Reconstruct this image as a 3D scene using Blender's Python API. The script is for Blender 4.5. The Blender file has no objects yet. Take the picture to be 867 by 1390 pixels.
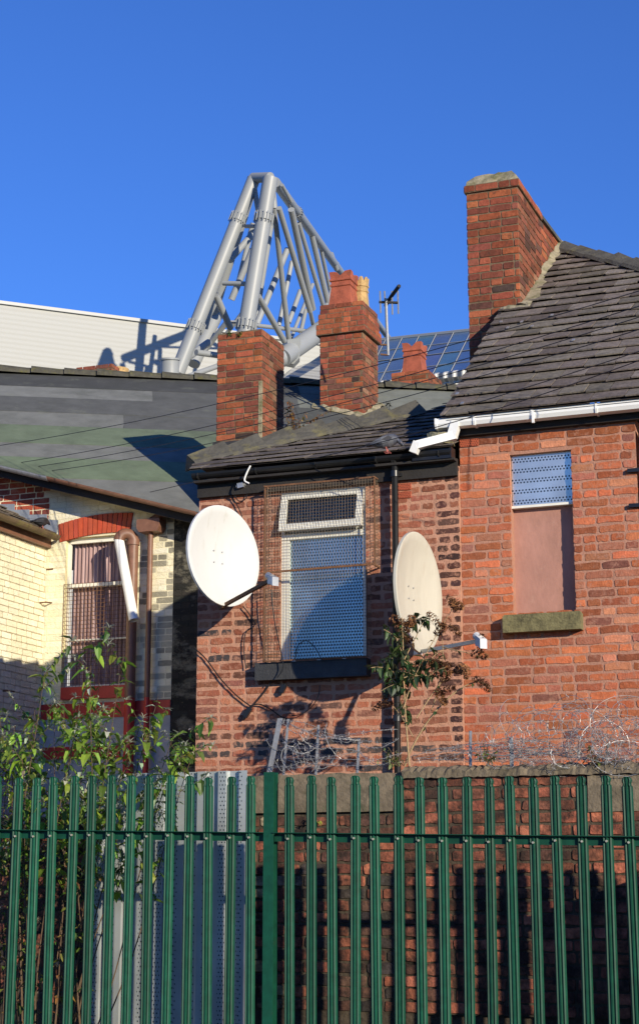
import bpy, math, random
from math import sin, cos, tan, radians, pi, sqrt, atan2
from mathutils import Vector as W3
random.seed(7)
R = random.Random(11)
S = bpy.context.scene
COL = S.collection
# ------------------------------------------------------------------ frame of the street
F = 2300.0; TH = radians(12.4); PH = radians(21)
CAM = W3((0, 0, 1.6)); O = W3((0, 14.2, 0))
U = W3((cos(PH), -sin(PH), 0)); V = W3((sin(PH), cos(PH), 0)); ZZ = W3((0, 0, 1))
def w(u, v, z): return O + U*u + V*v + ZZ*z
def loc(p):
    q = p - O; return W3((q.dot(U), q.dot(V), q.z))
def ray(px, py):
    x = (px-433.5)/F; y = (695-py)/F
    return W3((x, cos(TH)-y*sin(TH), sin(TH)+y*cos(TH)))
def onv(px, py, v):
    r = ray(px, py); t = (v-(CAM-O).dot(V))/r.dot(V); return CAM+r*t
def onu(px, py, u):
    r = ray(px, py); t = (u-(CAM-O).dot(U))/r.dot(U); return CAM+r*t
def onz(px, py, z):
    r = ray(px, py); return CAM+r*((z-CAM.z)/r.z)
def ond(px, py, d): return CAM+ray(px, py)*d
def onp(px, py, p, n):
    r = ray(px, py); return CAM+r*((p-CAM).dot(n)/r.dot(n))
AL = radians(53); EL = radians(15)

# ------------------------------------------------------------------ mesh building
class MB:
    def __init__(s): s.v = []; s.f = []; s.m = []; s.c = []
    def face(s, pts, m=0, c=(1, 1, 1)):
        i = len(s.v); s.v += [W3(p) for p in pts]; s.f.append(tuple(range(i, i+len(pts)))); s.m.append(m); s.c.append(c)
    def idx(s, verts, faces, m=0, c=(1, 1, 1)):
        i = len(s.v); s.v += [W3(p) for p in verts]
        for f in faces: s.f.append(tuple(i+k for k in f)); s.m.append(m); s.c.append(c)
    def box(s, o, a, b, c, m=0, col=(1, 1, 1)):
        """corner o and three edge vectors"""
        o = W3(o); a = W3(a); b = W3(b); c = W3(c)
        p = [o, o+a, o+a+b, o+b, o+c, o+a+c, o+a+b+c, o+b+c]
        fs = [(0, 3, 2, 1), (4, 5, 6, 7), (0, 1, 5, 4), (1, 2, 6, 5), (2, 3, 7, 6), (3, 0, 4, 7)]
        if a.cross(b).dot(c) < 0: fs = [tuple(reversed(f)) for f in fs]
        s.idx(p, fs, m, col)
    def ub(s, u0, u1, v0, v1, z0, z1, m=0, col=(1, 1, 1)):
        s.box(w(u0, v0, z0), U*(u1-u0), V*(v1-v0), ZZ*(z1-z0), m, col)
    def prism(s, prof, path_vec, m=0, col=(1, 1, 1), caps=True):
        n = len(prof); a = [W3(p) for p in prof]; b = [p+path_vec for p in a]
        fs = [(i, (i+1) % n, n+(i+1) % n, n+i) for i in range(n)]
        if caps: fs += [tuple(reversed(range(n))), tuple(range(n, 2*n))]
        s.idx(a+b, fs, m, col)
    def tube(s, pts, r, seg=8, m=0, col=(1, 1, 1), caps=True):
        pts = [W3(p) for p in pts]; n = len(pts)
        rs = r if isinstance(r, (list, tuple)) else [r]*n
        up = None; vs = []
        for i, p in enumerate(pts):
            d = (pts[min(i+1, n-1)]-pts[max(i-1, 0)])
            if d.length < 1e-9: d = W3((0, 0, 1))
            d.normalize()
            if up is None:
                up = W3((0, 0, 1)) if abs(d.z) < .9 else W3((1, 0, 0))
            x = up - d*up.dot(d)
            if x.length < 1e-6: x = d.orthogonal()
            x.normalize(); up = x; y = d.cross(x)
            for k in range(seg):
                a = 2*pi*k/seg; vs.append(p+(x*cos(a)+y*sin(a))*rs[i])
        fs = []
        for i in range(n-1):
            for k in range(seg):
                k2 = (k+1) % seg
                fs.append((i*seg+k, i*seg+k2, (i+1)*seg+k2, (i+1)*seg+k))
        if caps: fs += [tuple(reversed(range(seg))), tuple(range((n-1)*seg, n*seg))]
        s.idx(vs, fs, m, col)
    def add(s, o):
        i = len(s.v); s.v += o.v; s.f += [tuple(k+i for k in f) for f in o.f]; s.m += o.m; s.c += o.c

def obj(name, mb, mats, parent=None, base=None, smooth=False):
    root = parent
    while root is not None and root.parent: root = root.parent
    if root is not None: b = W3(root.location)
    else: b = W3(base) if base is not None else W3((0, 0, 0))
    me = bpy.data.meshes.new(name)
    me.from_pydata([tuple(p-b) for p in mb.v], [], mb.f)
    if not isinstance(mats, (list, tuple)): mats = [mats]
    for m in mats: me.materials.append(m)
    me.polygons.foreach_set('material_index', mb.m)
    at = me.color_attributes.new('Col', 'FLOAT_COLOR', 'CORNER')
    buf = []
    for f, c in zip(mb.f, mb.c): buf += [c[0], c[1], c[2], 1.0]*len(f)
    at.data.foreach_set('color', buf)
    if smooth:
        me.polygons.foreach_set('use_smooth', [True]*len(mb.f))
        try: me.set_sharp_from_angle(angle=radians(40))
        except Exception: pass
    me.update()
    o = bpy.data.objects.new(name, me); COL.objects.link(o)
    if root is None: o.location = b
    else: o.parent = parent
    return o
def tag(o, label=None, cat=None, group=None, kind=None):
    if label: o['label'] = label
    if cat: o['category'] = cat
    if group: o['group'] = group
    if kind: o['kind'] = kind
    return o
def thing(name, label, cat, base, group=None):
    o = bpy.data.objects.new(name, None); COL.objects.link(o); o.location = base
    o.empty_display_size = .2
    return tag(o, label, cat, group)

# ------------------------------------------------------------------ materials
def mat(name, base=(.5, .5, .5), rough=.7, metal=0., attr=False, noise=0., nscale=8., bump=0., bscale=60., spots=None, spec=.5,
        trans=0., stretch=None, spot2=None, bdist=.01):
    m = bpy.data.materials.new(name); m.use_nodes = True
    nt = m.node_tree; N = nt.nodes; L = nt.links
    b = N['Principled BSDF']; b.inputs['Roughness'].default_value = rough; b.inputs['Metallic'].default_value = metal
    b.inputs['Specular IOR Level'].default_value = spec
    g = N.new('ShaderNodeNewGeometry')
    mp = N.new('ShaderNodeMapping'); L.new(g.outputs['Position'], mp.inputs['Vector'])
    if stretch: mp.inputs['Scale'].default_value = stretch
    src = None
    if attr:
        a = N.new('ShaderNodeAttribute'); a.attribute_name = 'Col'; src = a.outputs['Color']
    else:
        c = N.new('ShaderNodeRGB'); c.outputs[0].default_value = (*base, 1); src = c.outputs[0]
    if noise > 0:
        n = N.new('ShaderNodeTexNoise'); n.inputs['Scale'].default_value = nscale; n.inputs['Detail'].default_value = 6
        n.inputs['Roughness'].default_value = .65
        L.new(mp.outputs[0], n.inputs['Vector'])
        r = N.new('ShaderNodeMapRange'); r.inputs[1].default_value = .25; r.inputs[2].default_value = .75
        r.inputs[3].default_value = 1-noise; r.inputs[4].default_value = 1+noise*.7
        L.new(n.outputs['Fac'], r.inputs[0])
        x = N.new('ShaderNodeVectorMath'); x.operation = 'SCALE'; L.new(src, x.inputs[0]); L.new(r.outputs[0], x.inputs['Scale'])
        src = x.outputs[0]
    for sp in (spots, spot2):
        if sp:                                   # (colour, scale, lo, hi, amount): weathering patches with a shape of their own
            n = N.new('ShaderNodeTexNoise'); n.inputs['Scale'].default_value = sp[1]; n.inputs['Detail'].default_value = 8
            n.inputs['Roughness'].default_value = .7
            L.new(mp.outputs[0], n.inputs['Vector'])
            r = N.new('ShaderNodeMapRange'); r.inputs[1].default_value = sp[2]; r.inputs[2].default_value = sp[3]
            r.inputs[3].default_value = 0; r.inputs[4].default_value = sp[4]
            L.new(n.outputs['Fac'], r.inputs[0])
            mx = N.new('ShaderNodeMix'); mx.data_type = 'RGBA'; L.new(r.outputs[0], mx.inputs[0]); L.new(src, mx.inputs[6])
            mx.inputs[7].default_value = (*sp[0], 1); src = mx.outputs[2]
    L.new(src, b.inputs['Base Color'])
    if bump > 0:
        n = N.new('ShaderNodeTexNoise'); n.inputs['Scale'].default_value = bscale; n.inputs['Detail'].default_value = 5
        L.new(mp.outputs[0], n.inputs['Vector'])
        bp = N.new('ShaderNodeBump'); bp.inputs['Strength'].default_value = bump; bp.inputs['Distance'].default_value = bdist
        L.new(n.outputs['Fac'], bp.inputs['Height']); L.new(bp.outputs[0], b.inputs['Normal'])
    if trans > 0:
        t = N.new('ShaderNodeBsdfTranslucent'); L.new(src, t.inputs['Color'])
        ms = N.new('ShaderNodeMixShader'); ms.inputs[0].default_value = trans
        L.new(b.outputs[0], ms.inputs[1]); L.new(t.outputs[0], ms.inputs[2]); L.new(ms.outputs[0], N['Material Output'].inputs[0])
    return m

M = {}
M['brick_l'] = mat('brick_pink', attr=True, rough=.95, noise=.35, nscale=30, bump=.6, bscale=70, spots=((.38, .19, .125), 22, .5, .62, .85), spot2=((.07, .05, .045), 3.5, .6, .75, .6), spec=.2)
M['mort_l'] = mat('mortar_pink', (.45, .235, .155), rough=.95, noise=.22, nscale=12, bump=.7, bscale=60, spots=((.2, .09, .06), 5, .62, .75, .6), spec=.2)
M['brick_r'] = mat('brick_orange', attr=True, rough=.95, noise=.35, nscale=26, bump=.5, bscale=70, spots=((.38, .19, .13), 18, .52, .64, .7), spot2=((.10, .06, .05), 3.1, .6, .78, .6), spec=.2)
M['mort_r'] = mat('mortar_rose', (.38, .195, .135), rough=.95, noise=.2, nscale=10, bump=.6, bscale=60, spots=((.5, .3, .2), 4, .58, .7, .6), spec=.2)
M['brick_c'] = mat('brick_chimney', attr=True, rough=.95, noise=.4, nscale=22, bump=.5, bscale=70, spots=((.05, .035, .025), 9, .56, .7, .75), spec=.2)
M['mort_c'] = mat('mortar_chimney', (.17, .12, .075), rough=.95, noise=.4, nscale=10, bump=.6, spots=((.06, .05, .03), 6, .5, .7, .7), spec=.2)
M['brick_y'] = mat('brick_yard', attr=True, rough=.95, noise=.45, nscale=16, bump=.8, bscale=50, spots=((.024, .018, .015), 5, .40, .58, .92), spot2=((.07, .09, .03), 11, .64, .75, .7), spec=.2)
M['mort_y'] = mat('mortar_yard', (.08, .062, .042), rough=.95, noise=.5, nscale=12, bump=.9, bscale=40, spots=((.03, .025, .02), 5, .45, .65, .8), spec=.2)
M['cream'] = mat('cream_paint', attr=True, rough=.85, noise=.12, nscale=9, bump=.9, bscale=30, spots=((.14, .10, .06), 17, .62, .70, .85), spot2=((.58, .53, .38), 2.2, .5, .7, .5), stretch=(1, 1, 1.6), spec=.25)
M['creamdark'] = mat('tar_paint', (.02, .02, .018), rough=.85, noise=.4, nscale=10, bump=.6, bscale=40, spots=((.35, .3, .15), 12, .56, .64, .8))
M['slate'] = mat('slate', attr=True, rough=.85, noise=.4, nscale=16, bump=.7, bscale=35, spots=((.05, .045, .036), 6, .5, .7, .7), spot2=((.19, .17, .08), 20, .62, .72, .6), spec=.2)
M['felt'] = mat('roof_felt', attr=True, rough=.9, noise=.22, nscale=4, bump=.4, bscale=160, spots=((.05, .055, .045), 1.3, .5, .75, .6), spot2=((.16, .17, .13), 3.2, .58, .72, .5), spec=.2)
M['tile'] = mat('ridge_tile', (.07, .066, .05), rough=.85, noise=.5, nscale=12, bump=.7, bscale=40, spots=((.11, .105, .03), 9, .52, .66, .7), spec=.3)
M['tile2'] = mat('hip_tile', (.085, .08, .066), rough=.9, noise=.5, nscale=7, bump=.8, bscale=40, spots=((.17, .15, .06), 5, .52, .68, .75), spot2=((.03, .03, .03), 12, .6, .7, .6), spec=.35)
M['black'] = mat('black_paint', (.012, .012, .013), rough=.35, noise=.3, nscale=10, spec=.5)
M['blackmatt'] = mat('black_timber', (.02, .017, .015), rough=.8, noise=.4, nscale=10, bump=.4)
M['white'] = mat('white_pvc', (.8, .8, .77), rough=.35, noise=.05, nscale=6, spots=((.45, .42, .34), 5, .66, .8, .5))
M['frame'] = mat('painted_frame', (.74, .72, .62), rough=.5, noise=.1, nscale=10, spots=((.3, .25, .17), 12, .62, .72, .5))
M['dish'] = mat('dish_white', (.57, .57, .55), rough=.5, noise=.06, nscale=3, spots=((.40, .38, .30), 9, .6, .75, .5), spot2=((.33, .29, .2), 3, .62, .78, .45), stretch=(1.6, 1.6, .35))
M['dish2'] = mat('dish_cream', (.50, .48, .40), rough=.45, noise=.1, nscale=5, spots=((.36, .28, .2), 8, .58, .74, .55), spot2=((.30, .27, .2), 3, .58, .76, .5), stretch=(1.6, 1.6, .35))
M['steel'] = mat('galvanised', (.42, .43, .44), rough=.45, metal=.6, noise=.25, nscale=20)
M['rust'] = mat('rusty_steel', (.16, .075, .035), rough=.9, noise=.5, nscale=30, bump=.5, bscale=90)
M['meshwire'] = mat('mesh_wire', (.16, .115, .075), rough=.8, noise=.5, nscale=25)
M['stone'] = mat('mossy_sill', (.17, .15, .07), rough=.95, noise=.4, nscale=14, bump=.8, bscale=50, spots=((.045, .04, .02), 9, .5, .66, .8))
M['darksill'] = mat('dark_sill', (.035, .036, .038), rough=.7, noise=.4, nscale=9, bump=.5)
M['lichen'] = mat('lichen_stone', (.3, .27, .16), rough=.95, noise=.4, nscale=18, bump=.9, bscale=40, spots=((.08, .08, .04), 12, .52, .64, .7))
M['board'] = mat('pink_board', (.40, .20, .15), rough=.85, noise=.18, nscale=5, bump=.3, bscale=25, spots=((.27, .14, .10), 2.6, .46, .7, .75), spot2=((.5, .31, .24), 7, .6, .76, .6), stretch=(1, 1, .6))
M['brownpaint'] = mat('brown_paint', (.19, .09, .055), rough=.5, noise=.3, nscale=14, spots=((.42, .34, .26), 14, .64, .7, .6))
M['red'] = mat('red_paint', (.45, .03, .02), rough=.55, noise=.2, nscale=8, spots=((.25, .02, .02), 5, .5, .7, .6))
M['redarch'] = mat('red_arch', attr=True, rough=.8, noise=.2, nscale=10, bump=.4)
M['conc'] = mat('concrete_cap', (.17, .135, .09), rough=.95, noise=.5, nscale=9, bump=.9, bscale=35, spots=((.07, .06, .035), 5, .48, .66, .8), spot2=((.10, .13, .04), 10, .62, .74, .6))
M['render'] = mat('cement', (.30, .26, .17), rough=.95, noise=.35, nscale=12, bump=.8, bscale=40, spots=((.10, .10, .035), 7, .46, .62, .85))
M['lead'] = mat('lead', (.30, .33, .37), rough=.45, metal=.3, noise=.3, nscale=12)
M['truss'] = mat('truss_paint', (.27, .285, .29), rough=.45, noise=.06, nscale=.5)
M['terra'] = mat('terracotta', (.36, .09, .045), rough=.85, noise=.4, nscale=8, bump=.5, spots=((.09, .04, .03), 5, .54, .72, .75))
M['buff'] = mat('buff_clay', (.46, .30, .12), rough=.85, noise=.35, nscale=14, bump=.4, spots=((.12, .08, .04), 12, .56, .68, .6))
M['green'] = mat('green_powder', (.004, .060, .033), rough=.55, noise=.35, nscale=14, spots=((.10, .05, .025), 34, .68, .74, .8), spot2=((.03, .035, .02), 5, .62, .72, .5), spec=.3)
M['bolt'] = mat('bolt_zinc', (.6, .55, .4), rough=.4, metal=.6)
M['leaf'] = mat('leaf', attr=True, rough=.45, trans=.4, noise=.2, nscale=30)
M['stem'] = mat('stem', (.11, .07, .04), rough=.9, noise=.4, nscale=40)
M['stem2'] = mat('stem_pale', (.36, .25, .13), rough=.9, noise=.4, nscale=40)
M['seed'] = mat('seed_heads', attr=True, rough=.95, noise=.4, nscale=60)
M['wire'] = mat('zinc_wire', (.34, .34, .34), rough=.45, metal=.4, noise=.3, nscale=30)
M['cable'] = mat('cable_black', (.01, .01, .01), rough=.5)
M['asphalt'] = mat('asphalt', (.05, .05, .052), rough=.95, noise=.3, nscale=3, bump=.5, bscale=90)
M['earth'] = mat('earth', (.09, .075, .05), rough=.95, noise=.5, nscale=.6, bump=.5, bscale=8, spots=((.05, .07, .03), .4, .45, .6, .8))
M['curtain'] = mat('curtain', attr=True, rough=.9, noise=.3, nscale=9, stretch=(1, 1, .25), trans=.1)
M['feather'] = mat('feather', attr=True, rough=.6, noise=.3, nscale=60)
M['pink'] = mat('bird_leg', (.4, .12, .1), rough=.7)
M['airbrick'] = mat('air_brick', (.42, .09, .04), rough=.85, noise=.2, nscale=20)
M['hole'] = mat('hole', (.01, .008, .008), rough=1)
M['plaster'] = mat('side_wall', (.17, .07, .045), rough=.95, noise=.4, nscale=6, bump=.5)

def glass(name, base, rough, metal=.0, spec=.8):
    m = bpy.data.materials.new(name); m.use_nodes = True; b = m.node_tree.nodes['Principled BSDF']
    b.inputs['Base Color'].default_value = (*base, 1); b.inputs['Roughness'].default_value = rough
    b.inputs['Metallic'].default_value = metal; b.inputs['Specular IOR Level'].default_value = spec
    return m
M['glass'] = glass('window_glass', (.012, .016, .022), .06)

def perf(name, base, dx, dz, rad, bandp=0, bandw=0, metal=.55, rough=.35, dark=(.012, .02, .03), axis_u=True):
    """sheet metal punched with round holes: staggered dots laid out in metres along the wall"""
    m = bpy.data.materials.new(name); m.use_nodes = True; nt = m.node_tree; N = nt.nodes; L = nt.links
    b = N['Principled BSDF']; b.inputs['Roughness'].default_value = rough; b.inputs['Metallic'].default_value = metal
    g = N.new('ShaderNodeNewGeometry')
    def dot(vec):
        d = N.new('ShaderNodeVectorMath'); d.operation = 'DOT_PRODUCT'; L.new(g.outputs['Position'], d.inputs[0]); d.inputs[1].default_value = vec
        return d.outputs['Value']
    def mth(op, a, bb=None, c=None):
        n = N.new('ShaderNodeMath'); n.operation = op
        for i, x in enumerate((a, bb, c)):
            if x is None: continue
            if isinstance(x, (int, float)): n.inputs[i].default_value = x
            else: L.new(x, n.inputs[i])
        return n.outputs[0]
    uu = mth('ADD', dot(tuple(U)), 50.0); zz = dot((0, 0, 1))
    row = mth('DIVIDE', zz, dz); rowi = mth('FLOOR', row); fz = mth('SUBTRACT', mth('SUBTRACT', row, rowi), .5)
    odd = mth('MULTIPLY', mth('MODULO', rowi, 2), .5)
    cu = mth('ADD', mth('DIVIDE', uu, dx), odd); fu = mth('SUBTRACT', mth('FRACT', cu), .5)
    a2 = mth('POWER', mth('MULTIPLY', fu, dx), 2); b2 = mth('POWER', mth('MULTIPLY', fz, dz), 2)
    dist = mth('SQRT', mth('ADD', a2, b2)); hole = mth('LESS_THAN', dist, rad)
    if bandp:
        src = zz if axis_u else uu
        fb = mth('FRACT', mth('DIVIDE', src, bandp)); hole = mth('MULTIPLY', hole, mth('LESS_THAN', fb, bandw))
    n = N.new('ShaderNodeTexNoise'); n.inputs['Scale'].default_value = 3; L.new(g.outputs['Position'], n.inputs['Vector'])
    r = N.new('ShaderNodeMapRange'); r.inputs[1].default_value = .3; r.inputs[2].default_value = .7; r.inputs[3].default_value = .8; r.inputs[4].default_value = 1.15
    L.new(n.outputs['Fac'], r.inputs[0])
    sc = N.new('ShaderNodeVectorMath'); sc.operation = 'SCALE'; sc.inputs[0].default_value = base; L.new(r.outputs[0], sc.inputs['Scale'])
    mx = N.new('ShaderNodeMix'); mx.data_type = 'RGBA'; L.new(hole, mx.inputs[0]); L.new(sc.outputs[0], mx.inputs[6]); mx.inputs[7].default_value = (*dark, 1)
    L.new(mx.outputs[2], b.inputs['Base Color'])
    L.new(mth('MULTIPLY', mth('SUBTRACT', 1, hole), metal), b.inputs['Metallic'])
    return m
M['perf_win'] = perf('perforated_screen', (.50, .66, .70), .026, .026, .0085, metal=.95, rough=.36, dark=(.03, .04, .045))
M['perf_top'] = perf('perforated_screen_blue', (.80, .78, .70), .028, .022, .0075, .088, .5, metal=.85, rough=.34)
M['perf_sheet'] = perf('perforated_sheet', (.44, .47, .46), .026, .03, .006, .13, .42, metal=.5, rough=.42, axis_u=False)

def ribbed(name, base, vec, pitch, rough=.4, metal=.1, depth=.05, lines=None, ratio=.5):
    """profiled sheet: ribs along vec's level lines"""
    m = bpy.data.materials.new(name); m.use_nodes = True; nt = m.node_tree; N = nt.nodes; L = nt.links
    b = N['Principled BSDF']; b.inputs['Roughness'].default_value = rough; b.inputs['Metallic'].default_value = metal
    b.inputs['Base Color'].default_value = (*base, 1); b.inputs['Specular IOR Level'].default_value = .2
    g = N.new('ShaderNodeNewGeometry')
    d = N.new('ShaderNodeVectorMath'); d.operation = 'DOT_PRODUCT'; L.new(g.outputs['Position'], d.inputs[0]); d.inputs[1].default_value = tuple(vec)
    k = N.new('ShaderNodeMath'); k.operation = 'MULTIPLY'; L.new(d.outputs['Value'], k.inputs[0]); k.inputs[1].default_value = 2*pi/pitch
    s = N.new('ShaderNodeMath'); s.operation = 'SINE'; L.new(k.outputs[0], s.inputs[0])
    bp = N.new('ShaderNodeBump'); bp.inputs['Strength'].default_value = 1; bp.inputs['Distance'].default_value = depth
    L.new(s.outputs[0], bp.inputs['Height']); L.new(bp.outputs[0], b.inputs['Normal'])
    return m

# ------------------------------------------------------------------ brickwork
def pick(pal, rnd):
    t = rnd.random()*sum(p[0] for p in pal)
    for p in pal:
        t -= p[0]
        if t <= 0: break
    k = rnd.uniform(.66, 1.32) if p[1][2] < .3 else rnd.uniform(.95, 1.05)
    q = .06 if p[1][2] < .3 else .01
    return tuple(min(1, c*k*rnd.uniform(1-q, 1+q)) for c in p[1])
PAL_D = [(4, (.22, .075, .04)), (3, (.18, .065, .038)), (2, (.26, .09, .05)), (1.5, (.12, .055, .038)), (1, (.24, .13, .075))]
PAL_L = [(4, (.31, .105, .06)), (3, (.26, .095, .057)), (2, (.36, .14, .08)), (1.5, (.21, .085, .058)), (.5, (.13, .07, .055))]
PAL_R = [(5, (.44, .130, .058)), (4, (.37, .115, .055)), (2, (.33, .12, .075)), (.8, (.24, .095, .07)), (1.4, (.46, .18, .10))]
PAL_C = [(4, (.33, .10, .045)), (3, (.27, .075, .042)), (2, (.21, .065, .042)), (1, (.15, .06, .045)), (.2, (.08, .05, .04))]
PAL_Y = [(3, (.36, .12, .07)), (3, (.25, .09, .055)), (2, (.14, .07, .05)), (1.5, (.06, .05, .045)), (.6, (.32, .26, .18))]
PAL_CR = [(1, (.78, .72, .52)), (1, (.76, .70, .49)), (.5, (.80, .76, .58))]
def bricks(mb, o, es, n, W, H, pal, course=.0745, bl=.228, joint=.012, proud=.005, jit=.003, holes=(), top=None, seed=1, headers=.3,
           sfn=None, mi_b=0, mi_m=1, backing=True, bottom=None, cuts=(), mcol=None):
    """o: lower left corner; es: unit vector to the right; n: outward normal. holes = (s0,s1,t0,t1)"""
    rnd = random.Random(seed); up = ZZ
    P = lambda s, t, h=0: o+es*s+up*t+n*h
    if backing:
        ss = sorted(set([0, W]+[x for h in holes for x in h[:2] if 0 < x < W])); 
        if top: ss = sorted(set(ss+[W*i/12 for i in range(13)]))
        ss = sorted(set(ss+list(cuts)))
        for i in range(len(ss)-1):
            a, b = ss[i], ss[i+1]; mid = (a+b)/2
            cuts = sorted([(h[2], h[3]) for h in holes if h[0]-1e-6 <= mid <= h[1]+1e-6]); t = 0
            segs = []
            for c0, c1 in cuts:
                if c0 > t: segs.append((t, c0))
                t = max(t, c1)
            segs.append((t, None))
            for t0, t1 in segs:
                ha = t1 if t1 is not None else (top(a) if top else H); hb = t1 if t1 is not None else (top(b) if top else H)
                if min(ha, hb) <= t0: continue
                mb.face([P(a, t0), P(b, t0), P(b, hb), P(a, ha)], mi_m, mcol(mid) if mcol else (1, 1, 1))
    t = 0; row = 0
    while t < H-.02:
        hgt = course; s = -(bl*.5 if row % 2 else 0)-rnd.uniform(0, .01)
        dt = rnd.uniform(-.002, .002)
        while s < W:
            L_ = bl*rnd.uniform(.97, 1.03)
            if rnd.random() < headers: L_ = bl*.5*rnd.uniform(.95, 1.08)
            spans = [(max(s, 0)+joint*.5*(s > 0), min(s+L_, W)-joint*.5*(s+L_ < W))]
            for h in holes:
                if t+hgt*.5 > h[2] and t+hgt*.5 < h[3]:
                    ns = []
                    for a, b in spans:
                        if b <= h[0] or a >= h[1]: ns.append((a, b))
                        else:
                            if a < h[0]: ns.append((a, h[0]))
                            if b > h[1]: ns.append((h[1], b))
                    spans = ns
            for a, b in spans:
                if b-a < .03: continue
                t0 = t+joint*.5+dt; t1 = t+hgt-joint*.5+dt
                if top and (top(a) < t0+.012 or top(b) < t0+.012): continue
                if bottom and bottom((a+b)/2) > t0: continue
                tp = top or (lambda q: 1e9)
                c = pick(pal, rnd)
                if sfn: c = sfn((a+b)/2, (t0+t1)/2, c, rnd)
                if c is None: continue
                j = lambda: rnd.uniform(-jit, jit)
                e = min(.009, (b-a)*.15)
                pts = [(a+e, t0), (a+(b-a)*.35, t0+j()), (a+(b-a)*.68, t0+j()), (b-e, t0), (b+j()*.6, t0+e), (b+j()*.6, t1-e), (b-e, t1), (a+(b-a)*.66, t1+j()), (a+(b-a)*.33, t1+j()), (a+e, t1), (a+j()*.6, t1-e), (a+j()*.6, t0+e)]
                pts = [(x+j()*.4, min(y+j()*.4, tp(x))) for x, y in pts]
                pr = proud+rnd.uniform(-.002, .002)
                cx = (a+b)/2; cy = (t0+t1)/2
                inn = [P(cx+(x-cx)*(1-.006/max(.03, (b-a)))-0, cy+(y-cy)*.93, pr) for x, y in pts]
                out = [P(x, y, -.002) for x, y in pts]
                k = len(pts)
                mb.idx(out+inn, [(i, (i+1) % k, k+(i+1) % k, k+i) for i in range(k)]+[tuple(range(k, 2*k))], mi_b, c)
            s += L_
        t += hgt; row += 1

def chimney_stack(u0, u1, v0, v1, z0, z1, seed, course, parent, name='chimney', bands=(), bm='brick_c', mm='mort_c', cap=None, label=None):
    mb = MB(); H = z1-z0
    def s(u, v, z): return w(u, v, z)
    kw = dict(course=course, bl=course*3.05, joint=.011, proud=.006, jit=.004, headers=.35)
    bricks(mb, s(u0, v0, z0), U, -V, u1-u0, H, PAL_C, seed=seed, **kw)
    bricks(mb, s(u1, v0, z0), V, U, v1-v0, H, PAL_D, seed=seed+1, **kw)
    bricks(mb, s(u0, v1, z0), -V, -U, v1-v0, H, PAL_C, seed=seed+2, **kw)
    bricks(mb, s(u1, v1, z0), -U, V, u1-u0, H, PAL_C, seed=seed+3, **kw)
    mb.face([s(u0, v0, z1), s(u1, v0, z1), s(u1, v1, z1), s(u0, v1, z1)], 1)
    for (zb, n, outp) in bands:
        k2 = dict(kw); k2['proud'] = .004
        a0, a1, b0, b1 = u0-outp, u1+outp, v0-outp, v1+outp
        hh = n*course
        bricks(mb, s(a0, b0, zb), U, -V, a1-a0, hh, PAL_C[:2], seed=seed+9, **k2)
        bricks(mb, s(a1, b0, zb), V, U, b1-b0, hh, PAL_C[:2], seed=seed+10, **k2)
        bricks(mb, s(a0, b1, zb), -V, -U, b1-b0, hh, PAL_C[:2], seed=seed+11, **k2)
        for zz in (zb, zb+hh): mb.face([s(a0, b0, zz), s(a1, b0, zz), s(a1, b1, zz), s(a0, b1, zz)], 1)
    o = obj(name, mb, [M[bm], M[mm]], parent)
    if label: o['label'] = label
    return o

# ------------------------------------------------------------------ world, sun, camera
wd = bpy.data.worlds.new('World'); S.world = wd; wd.use_nodes = True
nt = wd.node_tree; bg = nt.nodes['Background']; sk = nt.nodes.new('ShaderNodeTexSky'); sk.sky_type = 'NISHITA'
sk.sun_disc = False; sk.sun_elevation = EL
sdir = (-V*cos(AL)+U*sin(AL))*cos(EL)+ZZ*sin(EL)
sk.sun_rotation = atan2(sdir.x, sdir.y); sk.air_density = 1.0; sk.dust_density = .0; sk.ozone_density = 3.0; sk.altitude = 0
hv = nt.nodes.new('ShaderNodeMix'); hv.data_type = 'RGBA'; hv.blend_type = 'MULTIPLY'; hv.inputs[0].default_value = 1
hv.inputs[7].default_value = (.70, 1.22, 2.35, 1); nt.links.new(sk.outputs[0], hv.inputs[6])
nt.links.new(hv.outputs[2], bg.inputs[0]); bg.inputs[1].default_value = .067
sl = bpy.data.lights.new('sun', 'SUN'); sl.energy = 5.0; sl.angle = radians(.5); sl.color = (1, .89, .70)
so = bpy.data.objects.new('sun', sl); COL.objects.link(so); so.rotation_euler = sdir.to_track_quat('Z', 'Y').to_euler()
so.location = (5, -5, 20)
cd = bpy.data.cameras.new('camera'); co = bpy.data.objects.new('camera', cd); COL.objects.link(co); S.camera = co
co.location = CAM; co.rotation_euler = (pi/2+TH, 0, 0); cd.sensor_fit = 'VERTICAL'; cd.sensor_height = 24; cd.lens = 24*F/1390
cd.clip_end = 3000; cd.clip_start = .1
S.view_settings.view_transform = 'Standard'; S.view_settings.look = 'None'; S.view_settings.exposure = 0.3; S.view_settings.gamma = 1

# ------------------------------------------------------------------ setting
g = MB(); g.face([(-1500, -600, -.02), (1500, -600, -.02), (1500, 2500, -.02), (-1500, 2500, -.02)]); tag(obj('ground', g, M['earth']), kind='structure')
g = MB(); a0 = w(-40, -9, .0)
g.face([w(-40, -9, .0), w(40, -9, .0), w(40, -2.75, .0), w(-40, -2.75, .0)]); tag(obj('road', g, M['asphalt']), kind='structure')
g = MB(); g.ub(-40, 40, -2.74, -2.3, -.01, .11); tag(obj('kerb', g, M['conc']), kind='structure')


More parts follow.
